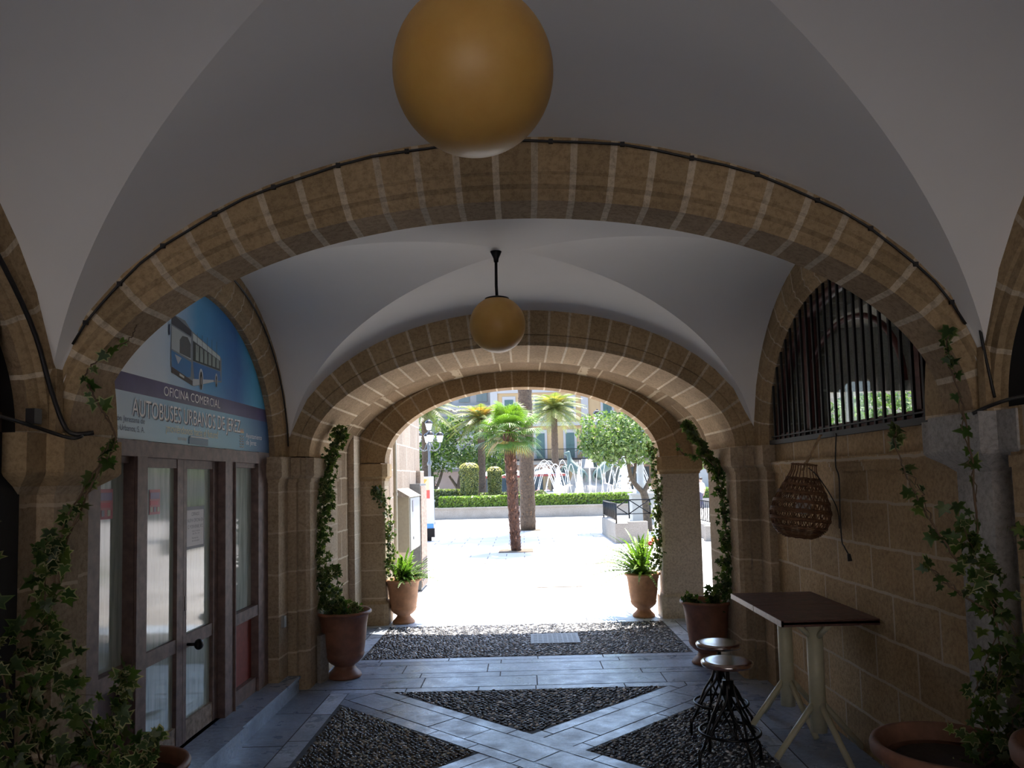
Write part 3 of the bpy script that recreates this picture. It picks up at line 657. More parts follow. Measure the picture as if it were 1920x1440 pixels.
for y0, y1, z0, z1, lb in ((4.11, 4.30, 1.73, 1.90, 'pink poster on the glass of the left side panel'), (4.76, 4.90, 1.73, 1.89, 'pink poster on the glass of the left door leaf')):
    mb = MB(); mb.bx(X0 - .046 + .02 * (y0 < 4.5), X0 - .044 + .02 * (y0 < 4.5), y0, y1, z0, z1, 0, (.62, .25, .30)); h = (z1 - z0); x_ = X0 - .043 + .02 * (y0 < 4.5)
    mb.bx(x_, x_ + .001, y0 + .01, y1 - .01, z0 + h * .62, z0 + h * .88, 0, (.35, .30, .5)); mb.bx(x_, x_ + .001, y0 + .01, y1 - .03, z0 + h * .38, z0 + h * .55, 0, (.7, .16, .22))
    for k in range(3): mb.bx(x_, x_ + .001, y0 + .01 + k * (y1 - y0) * .32, y0 + .04 + k * (y1 - y0) * .32, z0 + h * .1, z0 + h * .3, 0, [(.5, .5, .45), (.3, .3, .4), (.55, .55, .5)][k])
    mb.build('poster', 'paint', None, None, lb, 'poster')
mb = MB(); mb.bx(-2.2, -2.17, 6.80, 6.86, .62, .72); mb.tube([(-2.21, 6.83, .72), (-2.21, 6.80, .8), (-2.21, 6.79, 2.1)], .006, 5)
mb.build('cable_socket', 'cabinet_white', None, None, 'small white outdoor socket on the pier right of the office door', 'socket')

# ------------------------------------------------------------------ right lunette window with bars
win = thing('window_1', (2.29, 5.355, 2.16), 'half round window behind dark iron bars over the stone wall', 'window', None, 'structure')
mb = MB()
for y in (4.33, 5.98): mb.bx(2.33, 2.41, y, y + .10, 2.16, 3.15)
mb.bx(2.33, 2.41, 3.98, 6.73, 2.17, 2.25); pts = [(2.37, 5.38 + 1.42 * math.cos(PI * i / 30), ZS + 1.13 * math.sin(PI * i / 30)) for i in range(31)]; mb.tube(pts, .05, 6)
pts = [(2.37, 5.355 + .78 * math.cos(PI * i / 24), 2.45 + .55 * math.sin(PI * i / 24)) for i in range(25)]; mb.tube(pts, .022, 5)
simple('red_wood', (.12, .035, .03), .5, var=.3); mb.build('window_frame', 'red_wood', win)
mb = MB(); mb.add([(2.40, 5.38 + 1.45 * math.cos(PI * i / 30), ZS + 1.16 * math.sin(PI * i / 30)) for i in range(31)], [tuple(range(31))]); mb.build('pane', 'clear_glass', win)
mb = MB(); mb.bx(2.235, 2.29, 3.98, 6.73, 2.15, 2.19); mb.bx(2.25, 2.28, 3.99, 6.72, 2.215, 2.225); mb.build('grille_rail', 'black_iron', win)
nb = 23
for k in range(nb):
    y = 4.05 + k * (6.66 - 4.05) / (nb - 1); h = 1.15 * math.sqrt(max(0, 1 - ((y - 5.38) / 1.44) ** 2))
    mb = MB(); mb.bx(2.258, 2.274, y - .011, y + .011, 2.15, ZS + h); mb.build('bar', 'black_iron', win)

# ------------------------------------------------------------------ cables
def cable(pts, r_, name, label, mat='black_cable', n=5):
    mb = MB(); mb.tube(catmull(pts, n), r_, 6); return mb.build(name, mat, None, None, label, 'cable')
pts = []
for i in range(41):
    t_ = PI * i / 40; st_, ct = math.sin(t_), math.cos(t_)
    pts.append((-2.11 * ct, 3.318, ZS + 1.295 * st_ + .005 * math.sin(i * 1.7)))
mb = MB(); mb.tube(pts[4:-4], .006, 6)
for p in pts[5:-4:2]: mb.box(p, (.02, .012, .02))
mb.build('cable', 'black_cable', None, None, 'thin black cable clipped along the crown of the near arch', 'cable')
cable([(-2.06, 1.7, 3.38), (-2.06, 2.3, 3.28), (-2.07, 2.8, 2.95), (-2.07, 3.12, 2.62), (-2.06, 3.25, 2.35), (-2.04, 3.31, 2.2), (-2.0, 3.32, 2.15), (-1.93, 3.36, 2.155)], .011, 'cable', 'thick black cable running down the left near arch to its pier')
cable([(-2.12, 2.6, 2.25), (-2.09, 3.0, 2.2), (-2.08, 3.2, 2.17), (-2.0, 3.30, 2.13), (-1.95, 3.31, 2.14)], .008, 'cable', 'black cable sagging from the dark doorway to the left pier')
cable([(2.05, 3.31, 2.75), (2.06, 3.30, 2.5), (2.09, 3.29, 2.25), (2.09, 3.28, 2.21)], .007, 'cable', 'black cable hanging in the corner above the right pier')
cable([(2.0, 3.30, 2.14), (2.06, 3.27, 2.17), (2.08, 3.1, 2.19), (2.09, 2.7, 2.18)], .009, 'cable', 'dark cable lying along the top of the right pier')
pts = [(-2.185, 5.38 + 1.60 * math.cos(PI * i / 40), ZS + 1.355 * math.sin(PI * i / 40)) for i in range(1, 40)]
mb = MB(); mb.tube(pts, .007, 6); mb.build('cable', 'black_cable', None, None, 'black cable following the side arch around the bus sign', 'cable')

mb = MB(); mb.bx(-2.10, -2.062, 3.15, 3.20, 2.185, 2.25); mb.build('junction_box', 'black_cable', None, None, 'small black junction box where the cable enters the dark doorway on the left', 'box')
# ------------------------------------------------------------------ globe lamps
def globe(x, y, z, ztop, label):
    g = thing('globe_pendant_lamp', (x, y, ztop), label, 'lamp', 'hanging globe lamps')
    mb = MB(); mb.sphere((x, y, z), .203, 56, 34); mb.build('globe_shade', 'globe_glass', g)
    mb = MB(); mb.lathe([(.0, .205), (.05, .204), (.088, .193), (.09, .18), (.085, .18)], (x, y, z), 32); mb.build('shade_cap', 'iron', g)
    mb = MB(); mb.tube([(x, y, z + .2), (x - .003, y, (z + ztop) / 2), (x, y, ztop - .05)], .011, 12); mb.build('rod', 'iron', g)
    mb = MB(); mb.lathe([(.008, -.12), (.016, -.118), (.02, -.09), (.036, -.055), (.042, -.04), (.045, -.037), (.008, -.03), (.008, 0)], (x, y, ztop), 24); mb.build('ceiling_rose', 'iron', g)
globe(-.10, 1.83, 2.93, 3.51, 'large yellowed globe lamp hanging closest to the viewer')
globe(-.155, 5.355, 3.02, 3.60, 'amber globe lamp hanging on a black rod in the middle bay')

# ------------------------------------------------------------------ pots and plants
LEAF = [(0, -.02), (.16, -.22), (.50, -.16), (.36, .14), (.60, .38), (.24, .42), (0, 1.0), (-.24, .42), (-.60, .38), (-.36, .14), (-.50, -.16), (-.16, -.22)]
def add_leaf(mb, p, size, nrm, up, r_, variegated=.6):
    nrm = nrm.normalized(); up = (up - nrm * up.dot(nrm)); up = up.normalized() if up.length > 1e-3 else nrm.orthogonal().normalized()
    rt = up.cross(nrm); cur = r_.uniform(.05, .35)
    g = r_.choice([(.055, .12, .022), (.035, .085, .018), (.09, .17, .03), (.14, .20, .045)]); g = tint(g, .3, r_)
    edge = tint((.48, .47, .25), .25, r_) if r_.random() < variegated else tint((.12, .19, .05), .2, r_)
    V = []
    for k in (1.0, .78):
        for x, y in LEAF:
            x2, y2 = x * k, .2 + (y - .2) * k; V.append(p + rt * (x2 * size) + up * (y2 * size) + nrm * (-(x2 * x2) * cur * size - (y2 ** 2) * cur * .5 * size))
    n = len(LEAF); F = [(i, (i + 1) % n, n + (i + 1) % n, n + i) for i in range(n)]; C = [edge] * n
    V.append(p + up * (.2 * size)); 
    for i in range(n): F.append((n + i, n + (i + 1) % n, 2 * n)); C.append(g)
    mb.add(V, F, 0, C)
def rnd_dir(r_):
    while True:
        v = Vector((r_.uniform(-1, 1), r_.uniform(-1, 1), r_.uniform(-1, 1)))
        if .05 < v.length < 1: return v.normalized()
def ivy(parent, paths, seed, face=(0, -1, .2), variegated=.6, size=(.03, .055)):
    """paths: list of (points, spread radius start, end, leaves per metre)"""
    r_ = random.Random(seed); st_ = MB(); fo = MB(); face = Vector(face)
    for pts, r0, r1, dens in paths:
        C = catmull(pts, 10)
        tot = sum((C[i + 1] - C[i]).length for i in range(len(C) - 1))
        wv = [c + rnd_dir(r_) * .005 for c in C]; st_.tube(wv, [lerp(.0055, .002, i / len(C)) for i in range(len(C))], 6)
        for q in range(max(1, int(r0 * 18))):                # extra tangled runners
            ofs = rnd_dir(r_) * r0 * .6; i0 = r_.randrange(0, max(1, len(C) // 2))
            sub = C[i0:i0 + max(6, int(len(C) * r_.uniform(.3, .6)))]
            if len(sub) > 3: st_.tube([c + ofs * math.sin(PI * k / (len(sub) - 1)) + rnd_dir(r_) * .012 for k, c in enumerate(sub)], .0028, 4)
        n = int(tot * dens)
        for i in range(n):
            t_ = r_.random(); k = t_ * (len(C) - 1); a = int(k); c = C[a].lerp(C[min(a + 1, len(C) - 1)], k - a)
            sp = lerp(r0, r1, t_); off = rnd_dir(r_) * sp * (r_.random() ** .6); off.x *= 1; off.y *= .6
            p = c + off; nr = face + rnd_dir(r_) * .9 + Vector((0, 0, .1)); up = Vector((r_.uniform(-.8, .8), r_.uniform(-.4, .4), r_.uniform(-1.2, .3)))
            add_leaf(fo, p, r_.uniform(*size), nr, up, r_, variegated)
            if sp < .05 or r_.random() < .25: st_.tube([c, c + off * .5 + Vector((0, 0, .006)), p], .0012, 3, cap=False)
    st_.build('stem', 'stem', parent); fo.build('foliage', 'leaf', parent)
URN = [(0, 0), (.155, 0), (.165, .012), (.155, .035), (.115, .075), (.095, .105), (.10, .118), (.135, .14), (.175, .18), (.19, .22), (.185, .235), (.188, .25), (.205, .36), (.218, .50), (.232, .58), (.245, .60), (.262, .605), (.265, .62), (.255, .635), (.238, .63), (.225, .60), (.21, .56)]
def urn(name, loc, k, mat, label, prof=URN, soilz=.57, kz=None, group='terracotta urns by the piers'):
    g = thing(name, loc, label, 'plant', group); kz = kz or k
    mb = MB(); mb.lathe([(r_ * k, z * kz) for r_, z in prof], loc, 48, wob=.006); mb.build('planter', mat, g)
    mb = MB(); ir = .21 * k; V = [(loc[0], loc[1], loc[2] + soilz * kz + .01)]
    for j in (.5, 1):
        for i in range(24): a = 2 * PI * i / 24; V.append((loc[0] + ir * j * math.cos(a), loc[1] + ir * j * math.sin(a), loc[2] + soilz * kz + (.008 * math.sin(5 * a) if j < 1 else 0)))
    F = [(0, 1 + i, 1 + (i + 1) % 24) for i in range(24)] + [(1 + i, 25 + i, 25 + (i + 1) % 24, 1 + (i + 1) % 24) for i in range(24)]
    mb.add(V, F, 0, WH, True); mb.build('soil', 'soil', g)
    return g
def frond(mb, base, dirh, length, lift, r_, wid=.05, col=(.16, .34, .05), droop=1.0, n=16):
    d = Vector((math.cos(dirh), math.sin(dirh), 0)); side = Vector((-d.y, d.x, 0)); pts = []
    for i in range(n + 1):
        t_ = i / n; pts.append(base + d * (length * (t_ * math.cos(lift) + .12 * t_ * t_)) + Vector((0, 0, length * (math.sin(lift) * t_ - droop * .45 * t_ ** 2.2))))
    mb.tube(pts, [.0035 * (1 - .7 * i / n) for i in range(n + 1)], 4, 0, tint((.14, .2, .05), .2, r_))
    for i in range(2, n + 1):
        t_ = i / n; w_ = wid * (1 - t_) ** .6 * min(1, t_ * 4) + .004; tn = (pts[i] - pts[i - 1]).normalized(); L_ = length / n
        for s_ in (-1, 1):
            a = pts[i - 1]; e = a + side * s_ * w_ + tn * L_ * .5 + Vector((0, 0, -w_ * .25)); c = tint(col, .3, r_)
            mb.add([a - tn * L_ * .1, a + tn * L_ * .85, e + tn * L_ * .2, e - tn * L_ * .2], [(0, 1, 2, 3)], 0, c)
# near left urn with variegated ivy
g = urn('potted_ivy', (-1.84, 3.52, 0), 1.0, 'dark_terracotta', 'variegated ivy in a dark urn at the bottom left corner, climbing the near pier')
ivy(g, [([(-1.86, 3.48, .62), (-1.92, 3.36, .8), (-1.98, 3.22, 1.1), (-2.02, 3.18, 1.4), (-2.0, 3.18, 1.72)], .20, .07, 190),
        ([(-1.86, 3.4, .62), (-1.98, 3.2, .7), (-2.02, 3.1, .95), (-2.03, 3.1, 1.3)], .17, .10, 140),
        ([(-1.86, 3.4, .62), (-1.80, 3.28, .75), (-1.75, 3.25, .95), (-1.72, 3.25, 1.12)], .09, .05, 130),
        ([(-1.84, 3.38, .62), (-1.66, 3.3, .72), (-1.62, 3.3, .84)], .07, .05, 130),
        ([(-2.0, 3.2, 1.5), (-1.96, 3.2, 1.75), (-1.92, 3.22, 1.85), (-1.85, 3.25, 2.0), (-1.80, 3.28, 2.14)], .03, .03, 26),
        ([(-1.98, 3.2, 1.5), (-1.95, 3.22, 1.7), (-1.86, 3.25, 1.95), (-1.79, 3.28, 2.12), (-1.88, 3.28, 2.3), (-1.95, 3.33, 2.42), (-1.90, 3.4, 2.52), (-1.82, 3.45, 2.60), (-1.79, 3.45, 2.68), (-1.82, 3.45, 2.7)], .02, .02, 16),
        ([(-2.06, 3.05, 1.0), (-2.06, 2.98, 1.2), (-2.08, 2.9, 1.35)], .05, .06, 60),
        ([(-2.02, 3.1, .8), (-2.03, 3.0, .85), (-2.05, 2.9, 1.2), (-2.08, 2.88, 1.9)], .05, .05, 45)], 5, size=(.036, .072))
# near right pot
RP = [(0, 0), (.17, 0), (.19, .02), (.215, .15), (.24, .40), (.25, .56), (.256, .565), (.285, .585), (.302, .595), (.306, .62), (.298, .636), (.282, .64), (.268, .63), (.25, .58)]
g = urn('potted_ivy', (1.74, 3.17, 0), 1.0, 'brown_terracotta', 'dark ivy in a thick rimmed terracotta pot at the bottom right, climbing the near pier', prof=RP, soilz=.58, kz=1.2)
ivy(g, [([(1.86, 3.2, .62), (1.92, 3.18, .85), (1.98, 3.18, 1.1), (1.95, 3.2, 1.4), (1.86, 3.22, 1.7)], .17, .08, 190),
        ([(1.8, 3.15, .62), (1.9, 3.1, .75), (2.0, 3.0, .9), (2.04, 2.95, 1.15)], .14, .08, 150),
        ([(1.84, 3.2, 1.5), (1.72, 3.2, 1.7), (1.66, 3.22, 1.85), (1.62, 3.24, 2.02), (1.65, 3.26, 2.08)], .05, .03, 40),
        ([(1.95, 3.2, 1.3), (1.80, 3.2, 1.4), (1.68, 3.18, 1.5)], .03, .04, 30),
        ([(1.95, 3.24, 1.55), (1.95, 3.24, 1.9), (1.93, 3.26, 2.2), (1.90, 3.3, 2.4), (1.93, 3.3, 2.52)], .03, .03, 22),
        ([(2.05, 3.1, 1.2), (2.06, 3.1, 1.6), (2.0, 3.1, 1.65)], .02, .03, 12)], 9, variegated=.3, size=(.034, .068))
g = urn('potted_ivy', (1.98, 2.62, 0), .95, 'brown_terracotta', 'terracotta pot with ivy cut off by the right edge of the picture', prof=RP, soilz=.58, kz=1.45, group=None)
ivy(g, [([(1.92, 2.62, .85), (1.88, 2.75, 1.0), (1.93, 2.8, 1.2)], .10, .07, 170)], 19, variegated=.5)
# middle urns
g = urn('potted_ivy', (-1.80, 7.5, 0), 1.02, 'dark_terracotta', 'dark brown urn at the left middle pier with ivy climbing the arch')
ivy(g, [([(-1.85, 7.5, .6), (-1.97, 7.4, .8), (-2.0, 7.35, 1.2), (-1.97, 7.4, 1.7), (-1.94, 7.5, 2.1), (-1.84, 7.6, 2.44)], .17, .09, 400),
        ([(-1.8, 7.5, .6), (-1.72, 7.45, .66), (-1.66, 7.45, .68)], .10, .05, 300), ([(-1.9, 7.5, .62), (-1.85, 7.45, .8), (-1.86, 7.45, 1.1)], .10, .05, 160)], 31, variegated=.45, size=(.035, .06))
g = urn('potted_ivy', (1.83, 7.68, 0), 1.0, 'dark_terracotta', 'dark brown urn at the right middle pier with ivy hanging beside it, behind the stools')
ivy(g, [([(1.9, 7.6, .6), (1.96, 7.45, .8), (2.0, 7.4, 1.1), (1.98, 7.4, 1.5), (1.96, 7.45, 1.9), (1.86, 7.55, 2.1), (1.76, 7.6, 2.3), (1.68, 7.65, 2.42)], .13, .05, 300),
        ([(1.75, 7.65, .6), (1.68, 7.6, .66), (1.60, 7.6, .68)], .06, .05, 260), ([(1.94, 7.45, 1.95), (1.8, 7.45, 2.08), (1.62, 7.45, 2.1), (1.55, 7.45, 2.2)], .025, .03, 30),
        ([(1.9, 7.6, .6), (1.82, 7.55, .75)], .1, .06, 250)], 37, variegated=.1, size=(.035, .065))
# fern urns at the plaza arch
for (x, y, lb, sd_) in ((-1.655, 10.25, 'pale terracotta urn with bright fern at the left foot of the plaza arch', 41), (1.60, 10.28, 'pale terracotta urn with fern and red flower at the right foot of the plaza arch', 43)):
    g = urn('potted_fern', (x, y, 0), .93, 'terracotta', lb)
    r_ = random.Random(sd_); mb = MB()
    for k in range(70 if x < 0 else 95):
        lean = r_.uniform(.35, 1.5); frond(mb, Vector((x + r_.uniform(-.08, .08), y + r_.uniform(-.08, .08), .55)), (PI if x > 0 else 0) + r_.uniform(-1.9, 1.9), r_.uniform(.40, .72) * (1 if x < 0 else 1.35), lean, r_, .034, r_.choice([(.20, .38, .06), (.30, .50, .09), (.12, .26, .04)]), r_.uniform(.5, 1.3))
    mb.build('fronds', 'leaf', g)
    s_ = -1 if x < 0 else 1
    ivy(g, [([(x + s_ * .1, y, .58), (s_ * 1.80, y - .12, .8), (s_ * 1.84, y - .1, 1.1), (s_ * 1.83, y - .1, 1.4), (s_ * (1.93 if s_ < 0 else 1.80), y - .2, 1.75), (s_ * (2.0 if s_ < 0 else 1.76), y - .15, 1.78 if s_ < 0 else 2.3)], .14, .08, 260)], sd_ + 1, variegated=.5, size=(.03, .055))
    if s_ > 0:
        mb = MB(); 
        for k in range(3):
            fx, fy, fz = x + .12 + k * .05, y - .02 + .03 * k, .98 + [0, .05, .02][k]; mb.tube([(x, y, .58), (fx - .03, fy, .8), (fx, fy, fz)], .003, 4, 1)
            for q in range(7):
                a = q * 2 * PI / 7; mb.sphere((fx + .02 * math.cos(a), fy + .01 * math.sin(a), fz + .02 * math.sin(a)), .017, 8, 5, 0, [(.75, .05, .08), (.8, .45, .1), (.8, .2, .35)][k])
        mb.build('flower', ['paint', 'stem'], g)
# corner guard boards beside the left middle pier
mb = MB(); mb.prism([(-2.01, 7.28), (-1.97, 7.26), (-1.93, 7.40), (-2.0, 7.46)], 0, .45); mb.build('guard_stone', 'concrete', None, None, 'pale chamfered guard stone at the foot of the left middle pier', 'stone')

# ------------------------------------------------------------------ stools, tables, basket lamp
def stool(loc, rot, H, label):
    x0, y0 = loc; g = thing('bar_stool', (x0, y0, 0), label, 'stool', 'round wooden stools on black iron legs')
    def T(p): c_, s_ = math.cos(rot), math.sin(rot); return (x0 + p[0] * c_ - p[1] * s_, y0 + p[0] * s_ + p[1] * c_, p[2])
    mb = MB(); mb.lathe([(0, H), (.10, H - .001), (.14, H + .001), (.158, H), (.167, H - .008), (.169, H - .02), (.162, H - .034), (.14, H - .04), (0, H - .04)], (x0, y0, 0), 48)
    mb.build('seat', 'stool_wood', g)
    mb = MB(); mb.tube([(x0, y0, .36), (x0, y0, H - .04)], .014, 12); mb.lathe([(0, H - .04), (.07, H - .042), (.07, H - .048), (.02, H - .06)], (x0, y0, 0), 20); mb.build('screw_post', 'iron', g)
    mb = MB(); mb.tube([(x0, y0, H - .22), (x0, y0, H - .13)], .038, 14); mb.build('hub', 'iron', g)
    for k in range(4):
        a = k * PI / 2; mb = MB()
        for q in (-.33, .33):
            P = [(.03 * math.cos(a + q * 2.2), .03 * math.sin(a + q * 2.2), H - .15), (.06 * math.cos(a + q * 2), .06 * math.sin(a + q * 2), H - .26), (.12 * math.cos(a + q * .7), .12 * math.sin(a + q * .7), .30), (.195 * math.cos(a), .195 * math.sin(a), .15)]
            mb.tube([T(p) for p in catmull(P, 5)], .0085, 7)
        P = [(.195 * math.cos(a), .195 * math.sin(a), .15), (.235 * math.cos(a), .235 * math.sin(a), .09), (.24 * math.cos(a), .24 * math.sin(a), 0)]
        mb.tube([T(p) for p in P], .011, 8); a2 = a + PI / 2
        mb.tube([T((.07 * math.cos(a), .07 * math.sin(a), H - .28)), T((.17 * math.cos(a2 - .3), .17 * math.sin(a2 - .3), .20))], .007, 6)
        mb.build('leg', 'iron', g)
    mb = MB(); mb.tube([(x0 + .195 * math.cos(i * PI / 20), y0 + .195 * math.sin(i * PI / 20), .215) for i in range(40)], .009, 8, closed=True); mb.build('foot_ring', 'iron', g)
m, t, b, o = newmat('stool_wood'); c = ramp(t, obj_noise(t, 30, 4), [(.3, (.10, .035, .02)), (.7, (.16, .06, .03))]); t.links.new(c, b.inputs['Base Color']); b.inputs['Roughness'].default_value = .2; b.inputs['IOR'].default_value = 2.2; b.inputs['Coat Weight'].default_value = 1; b.inputs['Coat IOR'].default_value = 2.6; b.inputs['Coat Roughness'].default_value = .16
stool((1.32, 5.03), .35, .672, 'wooden topped iron stool nearer the viewer beside the bar tables')
stool((1.43, 5.66), .15, .652, 'wooden topped iron stool just behind the other one, below the dark urn')
def table(x, y, lb):
    g = thing('bar_table', (x, y, 0), lb, 'table', 'square bar tables with cream pedestal legs')
    mb = MB()
    for k in range(5): mb.bx(x - .315, x + .315, y - .288 + k * .1155, y - .288 + k * .1155 + .113, .925, .952, 0, tint(WH, .18))
    mb.bx(x - .315, x + .315, y - .288, y - .276, .912, .94); mb.bx(x - .315, x + .315, y + .276, y + .288, .912, .94); mb.bx(x - .318, x - .30, y - .288, y + .288, .912, .951)
    mb.build('tabletop', 'table_wood', g)
    mb = MB(); mb.tube([(x, y, .16), (x, y, .915)], .053, 24); mb.build('pedestal', 'cream_paint', g)
    for k in range(4):
        a = k * PI / 2 + .25; c_, s_ = math.cos(a), math.sin(a)
        mb = MB(); mb.tube([(x + .02 * c_, y + .02 * s_, .36), (x + .33 * c_, y + .33 * s_, .02)], .021, 10); mb.build('leg', 'cream_paint', g)
        mb = MB(); mb.tube([(x + .02 * c_, y + .02 * s_, .78), (x + .17 * c_, y + .20 * s_, .912)], .018, 8); mb.build('brace', 'cream_paint', g)
simple('table_wood', (.10, .045, .035), .45, var=.45, scale=25)
table(1.95, 5.145, 'dark wood square bar table on cream pedestal, the nearer of two pushed together')
table(1.95, 5.73, 'dark wood square bar table on cream pedestal, farther one touching its twin')
# woven basket lampshade
bx_, by_, bz_ = 2.06, 5.52, 1.41
g = thing('basket_lampshade', (bx_, by_, 2.17), 'woven rattan basket lampshade hanging on the stone wall', 'lampshade')
BP = [(.02, 0), (.08, .005), (.14, .03), (.185, .08), (.208, .14), (.21, .20), (.195, .27), (.165, .34), (.135, .40), (.11, .45), (.09, .50), (.085, .55)]
def bprof(z):
    for (r0, z0), (r1, z1) in zip(BP[:-1], BP[1:]):
        if z <= z1: return lerp(r0, r1, (z - z0) / (z1 - z0))
    return .085
tilt = Matrix.Rotation(math.radians(7), 4, 'Y')
def BT(p): q = tilt @ Vector((p[0], p[1], p[2] - .55)); return (bx_ + q.x + .02, by_ + q.y, bz_ + .55 + q.z)
mb = MB(); rb = random.Random(3)
for z in [.01, .018, .026, .036, .046, .056, .068, .08, .09, .135, .143, .151, .195, .203, .211, .219, .265, .273, .281, .33, .338, .346, .39, .398, .435, .443, .545]:
    rr = bprof(z); mb.tube([BT(((rr + .004 * (-1) ** i) * math.cos(i * PI / 32), (rr + .004 * (-1) ** i) * math.sin(i * PI / 32), z + .002 * math.sin(i))) for i in range(64)], .0043, 5, closed=True, col=tint(WH, .3, rb))
for k in range(26):
    a = k * 2 * PI / 26
    mb.tube([BT((bprof(z) * math.cos(a + .0 * z), bprof(z) * math.sin(a), z)) for z in (.09, .15, .2, .26, .32, .38, .44, .5, .55)], .003, 4, col=tint(WH, .3, rb))
for z0, z1 in ((.09, .135), (.151, .195), (.219, .265), (.281, .33), (.346, .39), (.398, .435)):
    for k in range(32):
        a = k * 2 * PI / 32; a2 = a + 2 * PI / 64
        for q0, q1 in ((a, a2), (a2, a + 2 * PI / 32)):
            zz = (z0, z1) if q0 == a else (z1, z0)
            mb.tube([BT((bprof(zz[0]) * math.cos(q0), bprof(zz[0]) * math.sin(q0), zz[0])), BT((bprof(zz[1]) * math.cos(q1), bprof(zz[1]) * math.sin(q1), zz[1]))], .0034, 4, col=tint(WH, .35, rb))
mb.build('woven_shade', 'rattan', g)
mb = MB(); 
for q in (0, PI): mb.tube([(2.19 - (2.19 - bx_) * k / 20 + .008 * math.cos(k * 1.3 + q), by_ + .05 * k / 20 - .06, 2.17 - (2.17 - bz_ - .50) * k / 20 + 0 * math.sin(k)) for k in range(21)], .006, 5)
mb.tube([BT((0, 0, .56)), BT((.09, 0, .545))], .006, 5); mb.build('hanging_rope', 'rope', g)
mb = MB(); mb.tube(catmull([(2.235, 5.30, 2.17), (2.215, 5.29, 1.95), (2.23, 5.28, 1.85), (2.22, 5.27, 1.6), (2.21, 5.24, 1.42), (2.2, 5.18, 1.38), (2.21, 5.14, 1.33)], 6), .005, 6)
mb.tube(catmull([(bx_ + .03, by_ - .05, 1.93), (2.14, 5.40, 1.85), (2.21, 5.30, 1.65), (2.21, 5.27, 1.5)], 6), .004, 6)
mb.tube([(2.21, 5.14, 1.335), (2.21, 5.125, 1.29)], [.012, .016], 8); mb.build('cord', 'black_cable', g)
mb = MB(); mb.sphere((bx_, by_, bz_ + .25), .055, 16, 10, sc_=(1, 1, 1.3)); mb.build('bulb', 'white', g)

# ------------------------------------------------------------------ just outside the arch: cabinets, pipe, totem
g = thing('meter_cabinet', (-1.88, 12.3, .78), 'white electric meter box mounted on the sunlit wall outside the arch', 'cabinet')
mb = MB(); mb.bx(-1.985, -1.79, 11.75, 12.9, .80, 1.66); mb.build('body', 'cabinet_cream', g)
mb = MB(); mb.add([(-1.99, 11.7, 1.66), (-1.76, 11.7, 1.66), (-1.76, 12.95, 1.66), (-1.99, 12.95, 1.66), (-1.99, 11.7, 1.80), (-1.99, 12.95, 1.80)], [(0, 3, 2, 1), (0, 1, 4), (3, 5, 2), (1, 2, 5, 4), (0, 4, 5, 3)]); mb.build('sloped_cover', 'concrete', g)
mb = MB(); mb.bx(-1.79, -1.775, 11.8, 12.86, .82, 1.64); d = mb.build('door', 'cabinet_white', g)
mb = MB(); mb.bx(-1.775, -1.765, 12.0, 12.12, 1.42, 1.60, 0, (.25, .25, .3)); mb.build('door_label', 'paint', d)
mb = MB(); mb.bx(-1.775, -1.765, 12.05, 12.08, .98, 1.02, 0, (.15, .15, .15)); mb.build('lock', 'paint', d)
g = thing('utility_cabinet', (-1.9, 13.5, 0), 'tall weathered utility cabinet door with louvres at the wall corner', 'cabinet')
mb = MB(); mb.bx(-1.985, -1.80, 13.1, 13.9, 0.02, 1.86); mb.build('body', 'grey_metal', g)
mb = MB(); mb.bx(-1.80, -1.785, 13.13, 13.87, .06, 1.82); d = mb.build('door', 'worn_wood', g)
for k in range(9): mb = MB(); mb.bx(-1.785, -1.775, 13.2, 13.8, .16 + k * .045, .18 + k * .045); mb.build('louvre', 'iron', d)
mb = MB(); mb.tube([(-1.90, 11.15, 0.0), (-1.90, 11.15, 4)], .03, 10)
for z in (.5, 1.7, 2.9): mb.lathe([(.037, z), (.037, z + .04)], (-1.90, 11.15, 0), 12)
mb.build('downpipe', 'cabinet_cream', None, None, 'cream downpipe on the outer wall left of the plaza arch', 'pipe')
mb = MB(); mb.bx(-1.975, -1.955, 10.62, 10.78, .9, 2.05); mb.build('wall_board', 'terracotta', None, None, 'narrow brown board on the wall beside the plaza arch', 'board')
g = thing('information_totem', (-3.02, 24, 0), 'upright information totem in orange, red and blue beyond the wall corner', 'sign')
mb = MB(); mb.bx(-3.42, -2.86, 23.95, 24.05, .38, 2.05); mb.build('panel', 'white', g)
mb = MB(); mb.bx(-3.2, -2.84, 23.9, 24.1, .12, .40); mb.bx(-3.1, -2.95, 23.95, 24.05, 0, .12); mb.build('foot', 'iron', g)
mb = MB(); f = 23.945
mb.bx(-3.40, -3.0, f - .003, f, 1.62, 2.0, 0, (.85, .6, .35)); mb.bx(-3.1, -2.98, f - .003, f, 1.35, 1.62, 0, (.75, .1, .08)); mb.bx(-3.4, -2.88, f - .003, f, .38, .55, 0, (.1, .3, .65)); mb.bx(-3.4, -3.1, f - .003, f, .65, 1.5, 0, (.55, .65, .75))
mb.add([(-3.3, f - .005, 1.65), (-3.05, f - .005, 1.95), (-3.15, f - .005, 1.97), (-3.35, f - .005, 1.75)], [(0, 1, 2, 3)], 0, (.9, .35, .08)); mb.build('printed_face', 'paint', g)

